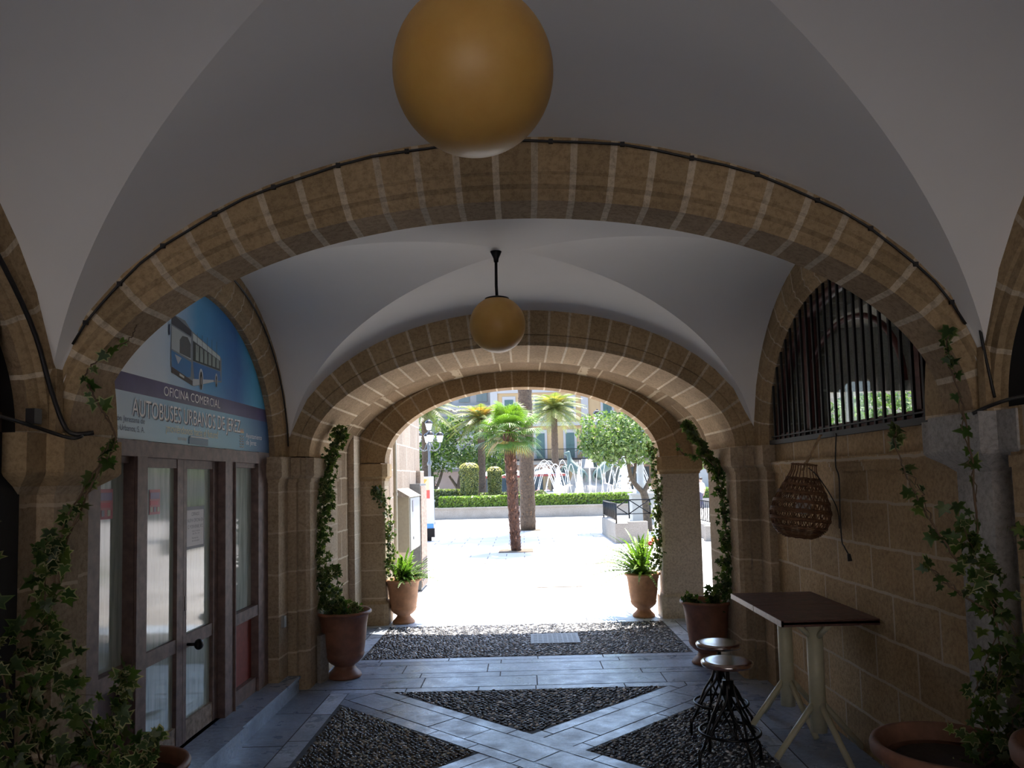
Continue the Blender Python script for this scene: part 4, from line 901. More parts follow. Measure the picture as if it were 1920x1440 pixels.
# ------------------------------------------------------------------ plaza planting
def leaves_cloud(mb, c, rad, n, size, cols, r_, shell=.5, squash=1):
    for i in range(n):
        d = rnd_dir(r_); k = shell + (1 - shell) * r_.random() ** .5; k *= 1 + .16 * math.sin(d.x * 7 + c[0]) * math.sin(d.z * 6 + c[1])
        p = Vector(c) + Vector((d.x * rad[0] * k, d.y * rad[1] * k, d.z * rad[2] * k))
        a = (d * .8 + rnd_dir(r_)).normalized(); u = a.orthogonal().normalized(); v = a.cross(u); t_ = r_.uniform(0, 2 * PI); u, v = u * math.cos(t_) + v * math.sin(t_), v * math.cos(t_) - u * math.sin(t_)
        s_ = size * r_.uniform(.6, 1.3); col = tint(r_.choice(cols), .3, r_)
        mb.add([p - u * s_, p + v * s_ * .45, p + u * s_, p - v * s_ * .45], [(0, 1, 2, 3)], 0, col)
def trunk(parent, pts, rs, mat='bark', nm='trunk'):
    mb = MB(); C = catmull(pts, 5); mb.tube(C, [lerp(rs[0], rs[1], i / (len(C) - 1)) for i in range(len(C))], 9); return mb.build(nm, mat, parent)
def tree(name, x, y, h, blobs, label, trunks, group, cols, size=.12, n=2600, seed=1):
    r_ = random.Random(seed); g = thing(name, (x, y, 0), label, 'tree', group)
    for pts, rs in trunks: trunk(g, pts, rs)
    mb = MB()
    for c, rad in blobs: leaves_cloud(mb, c, rad, int(n * rad[0] * rad[2]), size, cols, r_, .55)
    mb.build('crown', 'garden_leaf', g)
G1 = [(.16, .27, .07), (.10, .20, .05), (.24, .36, .10), (.07, .14, .04)]
tree('laurel_tree', -5.9, 47, 6, [((-5.9, 47, 4.6), (1.7, 1.6, 1.7)), ((-6.3, 47, 3.0), (1.2, 1.2, 1.2)), ((-5.0, 46.6, 3.4), (1.1, 1.1, 1.0))], 'dense green tree left of the big topiary column, behind the lamp post', [([(-5.7, 47, 0), (-5.6, 47, 1.5), (-5.9, 47, 3.4)], (.16, .10)), ([(-5.65, 47, 1.0), (-5.2, 47, 2.0), (-4.9, 46.8, 3.0)], (.11, .07))], 'clipped trees of the left bed', G1, .13, 520, 1)
tree('laurel_tree', -3.6, 48, 6, [((-3.7, 48, 4.3), (1.6, 1.5, 1.8)), ((-4.4, 47.6, 5.3), (.9, .9, .8)), ((-3.2, 47.7, 3.0), (1.1, 1.1, 1.0))], 'dense green tree rising behind the big topiary column', [([(-4.0, 48, 0), (-4.1, 48, 1.5), (-3.7, 48, 3.2)], (.2, .12)), ([(-4.05, 48, 1.2), (-4.7, 48, 2.2)], (.12, .08))], 'clipped trees of the left bed', G1, .13, 520, 2)
tree('laurel_tree', -1.7, 49, 6, [((-1.8, 49, 3.9), (1.1, 1.4, 1.6)), ((-2.3, 49, 4.8), (.9, 1, .9)), ((-1.6, 49, 2.9), (.8, .9, .9))], 'dense green tree directly left of the fan palm trunk', [([(-1.9, 49, 0), (-1.9, 49, 1.5), (-1.8, 49, 3.2)], (.16, .1))], 'clipped trees of the left bed', G1, .13, 560, 3)
G2 = [(.26, .38, .12), (.18, .30, .08), (.36, .48, .20), (.10, .19, .05)]
tree('orange_tree', 4.1, 26, 4, [((3.1, 26, 3.35), (1.15, 1.1, .85)), ((4.2, 26, 3.5), (1.2, 1.2, .95)), ((3.6, 25.7, 2.85), (1.5, 1.0, .6)), ((2.8, 26, 3.0), (.85, .8, .6))], 'round crowned pale green orange tree in front of the fountain', [([(4.3, 26, 0), (4.25, 26, 1.0), (4.15, 26, 1.45)], (.16, .12)), ([(4.2, 26, 1.3), (3.85, 26, 1.7), (3.7, 26, 2.2), (3.6, 26, 3.0)], (.10, .05)), ([(4.2, 26, 1.35), (4.5, 26, 2.0), (4.6, 26, 3.0)], (.09, .05)), ([(3.85, 26, 1.7), (3.95, 26, 2.4), (4.1, 26, 3.0)], (.06, .04))], 'orange trees in the plaza', G2, .085, 1500, 4)
tree('orange_tree', 7.4, 28, 4, [((7.2, 28, 3.2), (1.3, 1.3, 1.1)), ((8.3, 28, 3.4), (1.2, 1.2, 1.0))], 'pale green orange tree seen through the gap right of the free standing pier', [([(7.6, 28, 0), (7.6, 28, 1.4), (7.5, 28, 2.8)], (.15, .10))], 'orange trees in the plaza', G2, .09, 1200, 5)
tree('orange_tree', 8.4, 18.5, 4, [((8.2, 18.5, 2.5), (1.5, 1.3, 1.3)), ((8.9, 18.5, 3.3), (1.0, 1, .8))], 'green tree visible through the barred lunette', [([(8.3, 18.5, 0), (8.3, 18.5, 2.0)], (.15, .10))], 'orange trees in the plaza', G2, .09, 1200, 6)
def palm_date(name, x, y, zc, L, label, seed, n=46, tr=.17, rw=.012, trunk_mat='palm_trunk', lean=0, centre=(.62, .42, .12), group='feather palms'):
    r_ = random.Random(seed); g = thing(name, (x, y, 0), label, 'palm', group)
    mb = MB(); zs_ = [zc * k / 40 for k in range(41)]; pts = [(x + lean * (z / zc) ** 2, y, z) for z in zs_]; mb.tube(pts, [tr * (1.25 - .3 * k / 40) * (1 + .10 * (k % 2)) for k in range(41)], 12)
    for k in range(int(zc * 28)):
        z = r_.uniform(0, zc); a = r_.uniform(0, 2 * PI); q = tr * (1.25 - .3 * z / zc); X = x + lean * (z / zc) ** 2; p = Vector((X + q * math.cos(a), y + q * math.sin(a), z)); d = Vector((math.cos(a), math.sin(a), 0)); s_ = Vector((-d.y, d.x, 0)) * .05
        mb.add([p - s_, p + s_, p + d * .045 + Vector((0, 0, .09))], [(0, 1, 2)], 0, tint((1.3, 1.2, 1.1), .3, r_))
    mb.build('trunk', trunk_mat, g)
    mb = MB(); X = x + lean
    for i in range(n):
        a = i * 2.39996; lift = lerp(1.35, -.35, (i / n)); d = Vector((math.cos(a), math.sin(a), 0)); side = Vector((-d.y, d.x, 0)); m_ = 14; P = []
        col = (.30, .36, .14) if i > n * .25 else centre
        for k in range(m_ + 1):
            t_ = k / m_; P.append(Vector((X, y, zc)) + d * (L * t_ * math.cos(lift) + .25 * L * t_ * t_ * max(0, lift)) + Vector((0, 0, L * (math.sin(lift) * t_ - .55 * t_ ** 2))))
        mb.tube(P, [.02 * (1 - .8 * k / m_) for k in range(m_ + 1)], 4, 0, tint(centre, .2, r_))
        for k in range(1, m_):
            tn = (P[k + 1] - P[k - 1]).normalized()
            for s_ in (-1, 1):
                for q in (0, .5):
                    b_ = P[k].lerp(P[k + 1], q); w_ = L * .26 * math.sin(PI * min(1, .15 + (k + q) / m_ * .85)) ; e = b_ + side * s_ * w_ * .75 + tn * w_ * .65 + Vector((0, 0, -.3 * w_ + r_.uniform(-.04, .04)))
                    h_ = tn * rw; mb.add([b_ - h_, b_ + h_, e], [(0, 1, 2)], 0, tint(col if k < m_ * .5 or i > n * .25 else (.34, .40, .14), .3, r_))
    mb.build('fronds', 'palm_leaf', g)
palm_date('date_palm', -2.5, 46, 5.6, 2.2, 'feather palm with orange heart left of the fan palm', 1, tr=.20, rw=.035, centre=(.75, .45, .12))
palm_date('date_palm', -5.7, 44, 6.2, 2.2, 'feather palm crown high at the left edge of the arch opening', 2, tr=.18, rw=.035, centre=(.45, .42, .16))
palm_date('date_palm', 2.65, 60, 7.4, 3.0, 'feather palm in front of the yellow facade with balconies', 3, n=54, tr=.24, rw=.045, centre=(.65, .55, .16))
palm_date('date_palm', .16, 28, 12.5, 3.4, 'tall brown palm trunk running up past the arch behind the fan palm', 4, n=44, tr=.22, rw=.04)
# fan palm
def fan_palm(x, y, h, label, seed):
    r_ = random.Random(seed); g = thing('fan_palm', (x, y, 0), label, 'palm')
    mb = MB(); pts = [(x - .12 * (z / h) , y, z) for z in [h * k / 30 for k in range(31)]]
    mb.tube(pts, [.125 + .035 * (k / 30) + .012 * (k % 2) for k in range(31)], 12)
    for k in range(420):
        z = r_.uniform(0, h); a = r_.uniform(0, 2 * PI); q = .13 + .035 * z / h; p = Vector((x - .12 * z / h + q * math.cos(a), y + q * math.sin(a), z)); d = Vector((math.cos(a), math.sin(a), 0)); s_ = Vector((-d.y, d.x, 0)) * .03
        mb.add([p - s_, p + s_, p + d * .04 + Vector((0, 0, .09))], [(0, 1, 2)], 0, (3.2, 3.6, 4) if r_.random() < .12 else tint((1.2, 1.1, 1), .4, r_))
    mb.build('trunk', 'palm_fibre', g)
    mb = MB(); c = Vector((x - .12, y, h))
    for i in range(54):
        a = i * 2.39996; lift = lerp(1.4, -.75, i / 54) + r_.uniform(-.28, .28); a += r_.uniform(-.4, .4); d = Vector((math.cos(a) * math.cos(lift), math.sin(a) * math.cos(lift), math.sin(lift)))
        L1 = r_.uniform(.26, .62); hub = c + d * L1 + Vector((0, 0, -.04 * (1 - math.sin(lift)))); mb.tube([c, c + d * L1 * .5 + Vector((0, 0, .02)), hub], .010, 4, 0, (.30, .36, .08))
        side = Vector((-math.sin(a), math.cos(a), 0)); up = d.cross(side); nn = 25; fr = r_.uniform(.42, .62)
        base = [(.30, .50, .05), (.22, .40, .06), (.14, .27, .06), (.10, .18, .07)][min(3, int(i / 54 * 3.6))]
        if i > 47: base = (.55, .42, .16)
        for k in range(nn):
            t_ = lerp(-1.75, 1.75, k / (nn - 1)); dir_ = (d * math.cos(t_) + side * math.sin(t_)).normalized(); ln = fr * (1 - .12 * abs(t_))
            e = hub + dir_ * ln + Vector((0, 0, -.12 * ln / .5 - r_.uniform(0, .07))); m0 = hub + dir_ * ln * .55; wv = dir_.cross(up).normalized() * .016
            mb.add([hub, m0 + wv + up * .008, e, m0 - wv + up * .008], [(0, 1, 2, 3)], 0, tint(base, .25, r_))
    mb.build('fan_leaves', 'palm_leaf', g)
fan_palm(-.22, 20, 3.15, 'bright green fan palm with fibrous red brown trunk in the middle of the arch opening', 5)
for (x, y) in ((-.22, 20), (.16, 28)):
    mb = MB(); mb.bx(x - .45, x + .45, y - .45, y + .45, -.004, .01); mb.build('soil_patch', 'bark', None, 'structure', None)
def hedge(name, x0, x1, y0, y1, z0, z1, label, cols, seed, n=1500, group=None, kind=None):
    r_ = random.Random(seed); mb = MB(); mb.bx(x0 + .05, x1 - .05, y0 + .05, y1 - .05, z0, z1 - .05, 0, (.05, .09, .02))
    for i in range(n):
        f = r_.random(); x = r_.uniform(x0, x1)
        if f < .5: p = Vector((x, y0 + r_.uniform(-.02, .06), r_.uniform(z0, z1))); a = Vector((0, -1, 0))
        elif f < .85: p = Vector((x, r_.uniform(y0, y1), z1 + r_.uniform(-.06, .03))); a = Vector((0, 0, 1))
        else: p = Vector((r_.choice((x0, x1)), r_.uniform(y0, y1), r_.uniform(z0, z1))); a = Vector((r_.choice((-1, 1)), 0, 0))
        a = (a + rnd_dir(r_) * .8).normalized(); u = a.orthogonal().normalized(); v = a.cross(u); s_ = r_.uniform(.05, .09)
        mb.add([p - u * s_, p + v * s_ * .6, p + u * s_, p - v * s_ * .6], [(0, 1, 2, 3)], 0, tint(r_.choice(cols), .3, r_))
    return mb.build(name, 'garden_leaf', None, kind, label, 'hedge', group)
H1 = [(.25, .40, .05), (.32, .48, .07), (.18, .30, .04)]
H2 = [(.20, .26, .09), (.34, .36, .14), (.12, .18, .06)]
hedge('hedge', -4.15, 5.4, 37.1, 38.0, .5, 1.08, 'long low bright green hedge on the plaza bed wall', H1, 1, 5200)
hedge('hedge', -4.9, -3.35, 38.6, 40.2, .4, 1.42, 'taller mottled hedge block left of the big topiary column', H2, 2, 1600)
hedge('hedge', -2.4, 1.1, 42.0, 43.0, .4, 1.15, 'dark low hedge running behind the topiary columns', H2, 3, 1400)
hedge('hedge', 10.2, 15.5, 43.2, 44.2, .5, 1.12, 'green hedge seen right of the free standing pier', H1, 4, 2200)
def topiary(x, y, r_0, z0, z1, label, seed, flare=0):
    r_ = random.Random(seed); g = MB(); H = z1 - z0
    pr = lambda t_: r_0 * (1 - .18 * (1 - t_)) * (1 if t_ < .88 else math.sqrt(max(.05, 1 - ((t_ - .88) / .13) ** 2)))
    g.lathe([(pr(k / 20) * .93, z0 + H * k / 20) for k in range(21)], (x, y, 0), 20, 0, (.06, .09, .02))
    for i in range(2600):
        t_ = r_.random(); a = r_.uniform(0, 2 * PI); q = pr(t_) * r_.uniform(.95, 1.03); p = Vector((x + q * math.cos(a), y + q * math.sin(a), z0 + H * t_)); n_ = (Vector((math.cos(a), math.sin(a), .2 + (2 if t_ > .9 else 0))) + rnd_dir(r_) * .7).normalized(); u = n_.orthogonal().normalized(); v = n_.cross(u); s_ = r_.uniform(.035, .06)
        col = (.95, .85, .28) if t_ > .88 else r_.choice([(.34, .36, .08), (.48, .46, .12), (.22, .26, .06)])
        g.add([p - u * s_, p + v * s_ * .6, p + u * s_, p - v * s_ * .6], [(0, 1, 2, 3)], 0, tint(col, .3, r_))
    g.build('topiary_column', 'garden_leaf', None, None, label, 'shrub', 'clipped topiary columns')
topiary(-2.76, 38.7, .50, .5, 2.80, 'big rounded topiary column with yellowish top, left one', 1)
topiary(-1.52, 40.5, .40, .5, 2.60, 'smaller topiary column between the big one and the palm trunks', 2)
r_ = random.Random(8); mb = MB(); leaves_cloud(mb, (.95, 41, .95), (.42, .42, .32), 900, .06, H2, r_, .8); mb.build('round_bush', 'garden_leaf', None, None, 'small round clipped bush in front of the cafe parasols', 'shrub')
mb = MB(); mb.bx(-9, 5.8, 36.9, 37.1, 0, .55); mb.bx(-9, 5.8, 36.85, 37.15, .5, .57); mb.bx(-9, 5.8, 37.1, 46, .0, .48, 1); mb.build('bed_wall', ['concrete', 'soil'], None, 'structure', 'pale low stone wall of the plaza flower bed')
mb = MB(); mb.bx(9.6, 20, 43, 43.2, 0, .55); mb.bx(9.6, 20, 43.2, 46, 0, .5, 1); mb.build('bed_wall', ['concrete', 'soil'], None, 'structure')

# stair parapet with railing
g = thing('stair_parapet', (4.1, 21.5, 0), 'low pale stair wall with dark iron railing on the right side of the plaza', 'railing')
mb = MB(); mb.bx(2.62, 3.0, 21.5, 25.2, 0, .56); mb.bx(3.0, 3.55, 21.5, 21.8, 0, .60); mb.bx(5.2, 5.35, 21.5, 21.8, 0, .42); mb.bx(5.35, 5.65, 21.5, 27, 0, .42); mb.build('low_wall', 'concrete', g)
mb = MB()
for x, y in ((2.66, 21.56), (2.66, 24.9), (2.8, 25.0), (3.5, 24.9), (4.2, 24.9)): mb.tube([(x, y, .5), (x, y, 1.14)], .022, 6)
mb.tube([(2.66, 21.56, 1.12), (2.66, 24.9, 1.12), (4.3, 24.9, 1.12)], .02, 6); mb.tube([(2.66, 21.56, .66), (2.66, 24.9, .66), (4.3, 24.9, .66)], .015, 6)
for k in range(18): mb.tube([(2.66, 21.6 + k * .19, .66), (2.66, 21.6 + k * .19, 1.12)], .012, 5)
for k in range(2): x = 2.75 + k * .75; mb.tube([(x, 24.9, .66), (x + .7, 24.9, 1.12)], .018, 5); mb.tube([(x + .7, 24.9, .66), (x, 24.9, 1.12)], .018, 5)
mb.build('railing', 'iron', g)
mb = MB(); mb.tube([(5.5, 21.6, 1.1), (5.5, 26.8, 1.1)], .02, 6); mb.tube([(5.5, 21.6, .5), (5.5, 26.8, .5)], .015, 6)
for k in range(3): mb.tube([(5.5, 21.6 + k * 2.6, .4), (5.5, 21.6 + k * 2.6, 1.12)], .03, 6)
for k in range(22):
    y = 21.75 + k * .235; mb.tube([(5.5, y, .5), (5.5 + .0, y + .03, .7), (5.5, y - .03, .85), (5.5, y, 1.1)], .014, 5)
mb.build('railing', 'iron', g)

# lamp posts
def lamp_post(x, y, h, label, mat, thick, arms, arm, base_h):
    g = thing('street_lamp', (x, y, 0), label, 'street lamp', 'many armed street lamps')
    mb = MB(); t = thick
    mb.box((x, y, base_h / 2), (t * 2.8, t * 2.8, base_h)); mb.box((x, y, base_h + .03), (t * 3.2, t * 3.2, .08)); mb.box((x, y, .06), (t * 3.3, t * 3.3, .12)); mb.build('pedestal', mat, g)
    mb = MB(); mb.lathe([(t * 1.2, base_h), (t * .9, base_h + .2), (t * .6, base_h + .3), (t * .75, base_h + .35), (t * .5, base_h + .5), (t * .5, h * .62), (t * .8, h * .63), (t * .8, h * .65), (t * .42, h * .67), (t * .35, h)], (x, y, 0), 16); mb.build('shaft', mat, g)
    for k in range(arms):
        a = PI / 4 * 0 + k * 2 * PI / arms + .25; c_, s_ = math.cos(a), math.sin(a)
        mb = MB(); mb.tube(catmull([(x, y, h * .80), (x + arm * .5 * c_, y + arm * .5 * s_, h * .78), (x + arm * .95 * c_, y + arm * .95 * s_, h * .82), (x + arm * c_, y + arm * s_, h * .87)], 5), t * .16 + .01, 6)
        mb.tube([(x + arm * .2 * c_, y + arm * .2 * s_, h * .86), (x + arm * .45 * c_, y + arm * .45 * s_, h * .79)], t * .1 + .01, 5); mb.build('arm', 'lamp_metal', g)
        lantern(g, x + arm * c_, y + arm * s_, h * .87)
    lantern(g, x, y, h)
def lantern(g, x, y, z):
    mb = MB(); mb.lathe([(.05, 0), (.10, .02), (.16, .30)], (x, y, z), 8, smooth=False); ln = mb.build('lantern', 'white', g)
    mb = MB(); mb.lathe([(.18, .30), (.19, .33), (.12, .42), (.05, .46), (.02, .50), (0, .52)], (x, y, z), 8, smooth=False)
    mb.build('lantern_cap', 'iron', ln)
lamp_post(-4.1, 33, 4.15, 'slim grey street lamp with lanterns on the left, behind the totem', 'lamp_metal', .13, 4, .48, 1.0)
lamp_post(4.72, 30, 4.7, 'thick pale lamp column with black lanterns behind the orange tree', 'cabinet_white', .30, 4, 1.75, 1.15)

# fountain
FX, FY = 4.6, 53
g = thing('fountain', (FX, FY, 0), 'big round fountain with arching jets and bronze horses', 'fountain')
mb = MB(); mb.lathe([(4.9, 0), (4.9, .75), (5.05, .80), (5.05, .93), (4.7, .93), (4.7, .70), (0, .70)], (FX, FY, 0), 56, smooth=False); mb.build('basin', 'concrete', g)
mb = MB(); mb.lathe([(4.68, .86), (0, .86)], (FX, FY, 0), 56); mb.build('water_surface', 'water', g)
mb = MB(); mb.lathe([(1.9, .7), (1.8, 1.3), (1.3, 1.5), (1.0, 2.3), (1.25, 2.5), (.5, 2.6), (.4, 3.2), (0, 3.2)], (FX, FY, 0), 20); mb.build('pedestal', 'concrete', g)
r_ = random.Random(5)
for k in range(34):
    a = k * 2 * PI / 34 + .05; mb = MB(); P = []; H = r_.uniform(1.9, 2.35)
    for i in range(15):
        t_ = i / 14; rr = lerp(4.45, 2.3, t_); P.append((FX + rr * math.cos(a), FY + rr * math.sin(a), .86 + H * 4 * t_ * (1 - t_)))
    mb.tube(P, [.016 + .018 * abs(i / 14 - .5) for i in range(15)], 5); mb.build('water_jet', 'water', g)
for (x, y, h, rr) in ((FX + 2.2, FY - 2.8, 2.3, .55), (FX - .8, FY - 2.6, 1.6, .32), (FX - 2.2, FY - 2, 1.7, .4), (FX + 3.6, FY - 1, 1.3, .4)):
    mb = MB(); 
    for i in range(600):
        t_ = r_.random() ** 1.4; q = rr * (1 - .85 * t_) * math.sqrt(r_.random()); a = r_.uniform(0, 2 * PI); p = Vector((x + q * math.cos(a), y + q * math.sin(a), .9 + h * t_)); s_ = r_.uniform(.02, .05)
        mb.add([p + Vector((-s_, 0, 0)), p + Vector((0, 0, -s_ * 1.5)), p + Vector((s_, 0, 0)), p + Vector((0, 0, s_ * 2)), p + Vector((0, s_, 0))], [(0, 1, 2, 3), (0, 1, 4), (1, 2, 4), (2, 3, 4), (3, 0, 4)])
    mb.lathe([(rr * .5, .9), (rr * .3, .9 + h * .5), (.05, .9 + h * 1.02), (0, .9 + h * 1.02)], (x, y, 0), 8); mb.build('foam_plume', 'water', g, 'stuff')
def skin_obj(name, verts, edges, radii, mats, parent, subs=1, facemat=None, M=None, root=0):
    me = bpy.data.meshes.new(name); me.from_pydata([tuple(v) for v in verts], edges, []); o = bpy.data.objects.new(name, me); COL.objects.link(o)
    o.modifiers.new('s', 'SKIN'); lay = me.skin_vertices[0].data
    for i, r0 in enumerate(radii): lay[i].radius = (r0, r0) if not isinstance(r0, tuple) else r0; lay[i].use_root = (i == root)
    ss = o.modifiers.new('u', 'SUBSURF'); ss.levels = subs; ss.render_levels = subs
    bpy.context.view_layer.update(); m2 = bpy.data.meshes.new_from_object(o.evaluated_get(bpy.context.evaluated_depsgraph_get())); bpy.data.objects.remove(o)
    mb = MB(); V = [(M @ v.co if M is not None else v.co.copy()) for v in m2.vertices]; F = [tuple(p.vertices) for p in m2.polygons]
    mt = [0] * len(F); cl = [WH] * len(F)
    if facemat:
        for i, p in enumerate(m2.polygons): mt[i], cl[i] = facemat(p.center)
    mb.add(V, F, mt, cl, True); bpy.data.meshes.remove(m2); return mb.build(name, mats, parent)
def horse(M, name='bronze_horse'):
    v = [(0, 0, 1.1), (-.45, 0, 1.05), (.45, 0, 1.25), (.75, 0, 1.65), (.95, 0, 2.0), (1.25, 0, 1.8),
         (-.55, .16, .7), (-.40, .17, .45), (-.60, .17, .3), (-.55, .17, 0), (-.55, -.16, .7), (-.40, -.17, .45), (-.60, -.17, .3), (-.55, -.17, 0),
         (.55, .15, .95), (.95, .16, .95), (.95, .16, .6), (.55, -.15, .95), (1.0, -.16, 1.1), (1.15, -.16, .8), (-.65, 0, 1.15), (-.95, 0, .9), (-1.0, 0, .5), (.92, 0, 2.15)]
    e = [(0, 1), (0, 2), (2, 3), (3, 4), (4, 5), (1, 6), (6, 7), (7, 8), (8, 9), (1, 10), (10, 11), (11, 12), (12, 13), (2, 14), (14, 15), (15, 16), (2, 17), (17, 18), (18, 19), (1, 20), (20, 21), (21, 22), (4, 23)]
    rad = [.30, .30, .29, .17, .14, .08, .15, .09, .055, .05, .15, .09, .055, .05, .12, .07, .045, .12, .07, .045, .09, .08, .03, .04]
    skin_obj(name, v, e, rad, 'bronze', g, 1, None, M)
for k, (dx, dy, dz, rz) in enumerate(((-1.2, -1.0, 1.45, 2.6), (1.3, -.8, 1.45, .5), (0, .2, 2.6, 3.4), (.4, 1.2, 1.5, 1.7))):
    horse(Matrix.Translation((FX + dx, FY + dy, dz)) @ Matrix.Rotation(rz, 4, 'Z') @ Matrix.Rotation(-.35, 4, 'Y'))

# people in the plaza
def person(x, y, rz, shirt, trousers, label, stride=.18, seated=False, hair=(.03, .02, .015)):
    g = thing('person', (x, y, 0), label, 'person', None); sh = stride
    v = [(0, 0, .95), (0, 0, 1.15), (0, 0, 1.38), (0, .01, 1.50), (0, .02, 1.60), (0, .01, 1.70),
         (.10, 0, .90), (.11, sh * .9, .50), (.11, sh * .8, .09), (.11, sh * .8 + .14, .04), (-.10, 0, .90), (-.11, -sh * .5, .50), (-.11, -sh * 1.5, .12), (-.11, -sh * 1.5 + .13, .04),
         (.19, 0, 1.38), (.24, -.06, 1.12), (.25, .04, .88), (.25, .07, .80), (-.19, 0, 1.38), (-.24, .06, 1.12), (-.25, .16, .90), (-.25, .19, .82)]
    e = [(0, 1), (1, 2), (2, 3), (3, 4), (4, 5), (0, 6), (6, 7), (7, 8), (8, 9), (0, 10), (10, 11), (11, 12), (12, 13), (2, 14), (14, 15), (15, 16), (16, 17), (2, 18), (18, 19), (19, 20), (20, 21)]
    rad = [.13, .12, .13, .055, .085, .07, .095, .065, .045, .035, .095, .065, .045, .035, .065, .045, .03, .035, .065, .045, .03, .035]
    for hx, base in ((1, 17), (-1, 21)):
        b_ = v[base]
        for q, (fx, fl) in enumerate(((-.022, .075), (-.008, .085), (.008, .08), (.022, .065))):
            v.append((b_[0] + hx * .005, b_[1] + fx, b_[2] - fl)); e.append((base, len(v) - 1)); rad.append(.009)
        v.append((b_[0] - hx * .01, b_[1] + .045, b_[2] - .03)); e.append((base, len(v) - 1)); rad.append(.010)
    if seated:
        drop = .45
        v = [list(q) for q in v]
        for i in range(len(v)):
            if i not in (7, 8, 9, 11, 12, 13): v[i][2] -= drop
        v[6][2] = .50; v[10][2] = .50; v[7] = [.11, .42, .50]; v[8] = [.11, .45, .10]; v[9] = [.11, .58, .04]; v[11] = [-.11, .42, .50]; v[12] = [-.11, .45, .10]; v[13] = [-.11, .58, .04]
    zoff = .45 if seated else 0
    def fm(c):
        z = c[2] + zoff
        if seated and c[1] > .2 and c[2] < .62: return (2, trousers) if c[2] > .09 else (2, (.03, .03, .03))
        if z > 1.46: return 0, WH
        if abs(c[0]) > .2 and z < 1.15: return 0, WH
        if z > .93: return 1, shirt
        return (2, trousers) if c[2] > .09 else (2, (.03, .03, .03))
    M = Matrix.Translation((x, y, 0)) @ Matrix.Rotation(rz, 4, 'Z')
    skin_obj('body', v, e, rad, ['skin', 'paint', 'paint'], g, 1, fm, M)
    mb = MB(); c = M @ Vector((0, -.005, 1.68 - zoff)); mb.sphere(c, .092, 12, 8, 0, WH, (1, 1.05, .85)); mb.build('hair', 'hair', g)
    mb = MB()
    for s_ in (-1, 1): q = M @ Vector((s_ * .03, .098, 1.635 - zoff)); mb.sphere(q, .008, 6, 4, 0, (.02, .02, .02)); q = M @ Vector((s_ * .085, .01, 1.62 - zoff)); mb.sphere(q, .018, 6, 5, 0, (.5, .3, .22))
    q = M @ Vector((0, .108, 1.61 - zoff)); mb.sphere(q, .012, 6, 5, 0, (.5, .3, .22)); q = M @ Vector((0, .1, 1.575 - zoff)); mb.sphere(q, .012, 6, 4, 0, (.4, .12, .1), (1.6, .5, .4)); mb.build('face', 'paint', g)
person(9.75, 41, .6, (.75, .70, .72), (.07, .06, .10), 'person in pale top and dark trousers walking right of the free standing pier')
person(-6.6, 57, 2.9, (.8, .8, .82), (.5, .5, .5), 'person in white shirt under the trees on the left', .05)
person(-.65, 60, 3.0, (.03, .03, .035), (.03, .03, .04), 'standing person in black beside the cafe parasols', .03)
def chair(x, y, rz):
    g = thing('cafe_chair', (x, y, 0), CL.pop(0), 'chair', 'cafe chairs'); M = Matrix.Translation((x, y, 0)) @ Matrix.Rotation(rz, 4, 'Z')
    mb = MB(); mb.box(0, (.44, .42, .04), M=M @ Matrix.Translation((0, .05, .39))); mb.build('seat', 'grey_metal', g)
    mb = MB(); mb.box(0, (.44, .03, .32), M=M @ Matrix.Translation((0, -.17, .68))); mb.build('backrest', 'grey_metal', g)
    for a in (-1, 1):
        for b_ in (-1, 1): mb = MB(); mb.tube([M @ Vector((a * .19, .05 + b_ * .19, 0)), M @ Vector((a * .19, .05 + b_ * .19, .4 if b_ > 0 else .84))], .014, 5); mb.build('leg', 'grey_metal', g)
CL = ['grey cafe chair left of the tall palm trunk', 'grey cafe chair holding the person in red', 'grey cafe chair holding the person in pale pink']
chair(-.05, 60.5, 2.8); person(-.05, 60.5 , 2.8, (.08, .08, .1), (.05, .05, .08), 'seated person in dark clothes under the left cafe parasol', 0, True)
chair(1.25, 59.5, 3.0); person(1.25, 59.5, 3.0, (.6, .06, .08), (.05, .05, .08), 'seated person in red under the right cafe parasol', 0, True)
chair(1.9, 59, 3.3); person(1.9, 59, 3.3, (.75, .5, .5), (.2, .2, .25), 'seated person in pale pink at the edge of the right cafe parasol', 0, True)
def parasol(x, y, h, rr, label):
    g = thing('cafe_parasol', (x, y, 0), label, 'parasol', 'white cafe parasols')
    mb = MB(); mb.tube([(x, y, 0), (x, y, h + .5)], .03, 8); mb.lathe([(.3, 0), (.3, .08), (.05, .1)], (x, y, 0), 12); mb.build('pole', 'grey_metal', g)
    mb = MB(); mb.lathe([(0, h + .5), (rr, h)], (x, y, 0), 8, smooth=False); cn = mb.build('canopy', 'white', g)
    mb = MB(); mb.lathe([(rr, h), (rr, h - .18)], (x, y, 0), 8, smooth=False); mb.build('valance', 'red_panel', cn)
parasol(-.6, 62, 2.2, 1.3, 'white cafe parasol between the fan palm and the tall palm trunk'); parasol(1.9, 61, 2.25, 1.6, 'white cafe parasol right of the tall palm trunk'); parasol(-3.2, 63, 2.2, 1.4, 'white cafe parasol half hidden by the smaller topiary column')

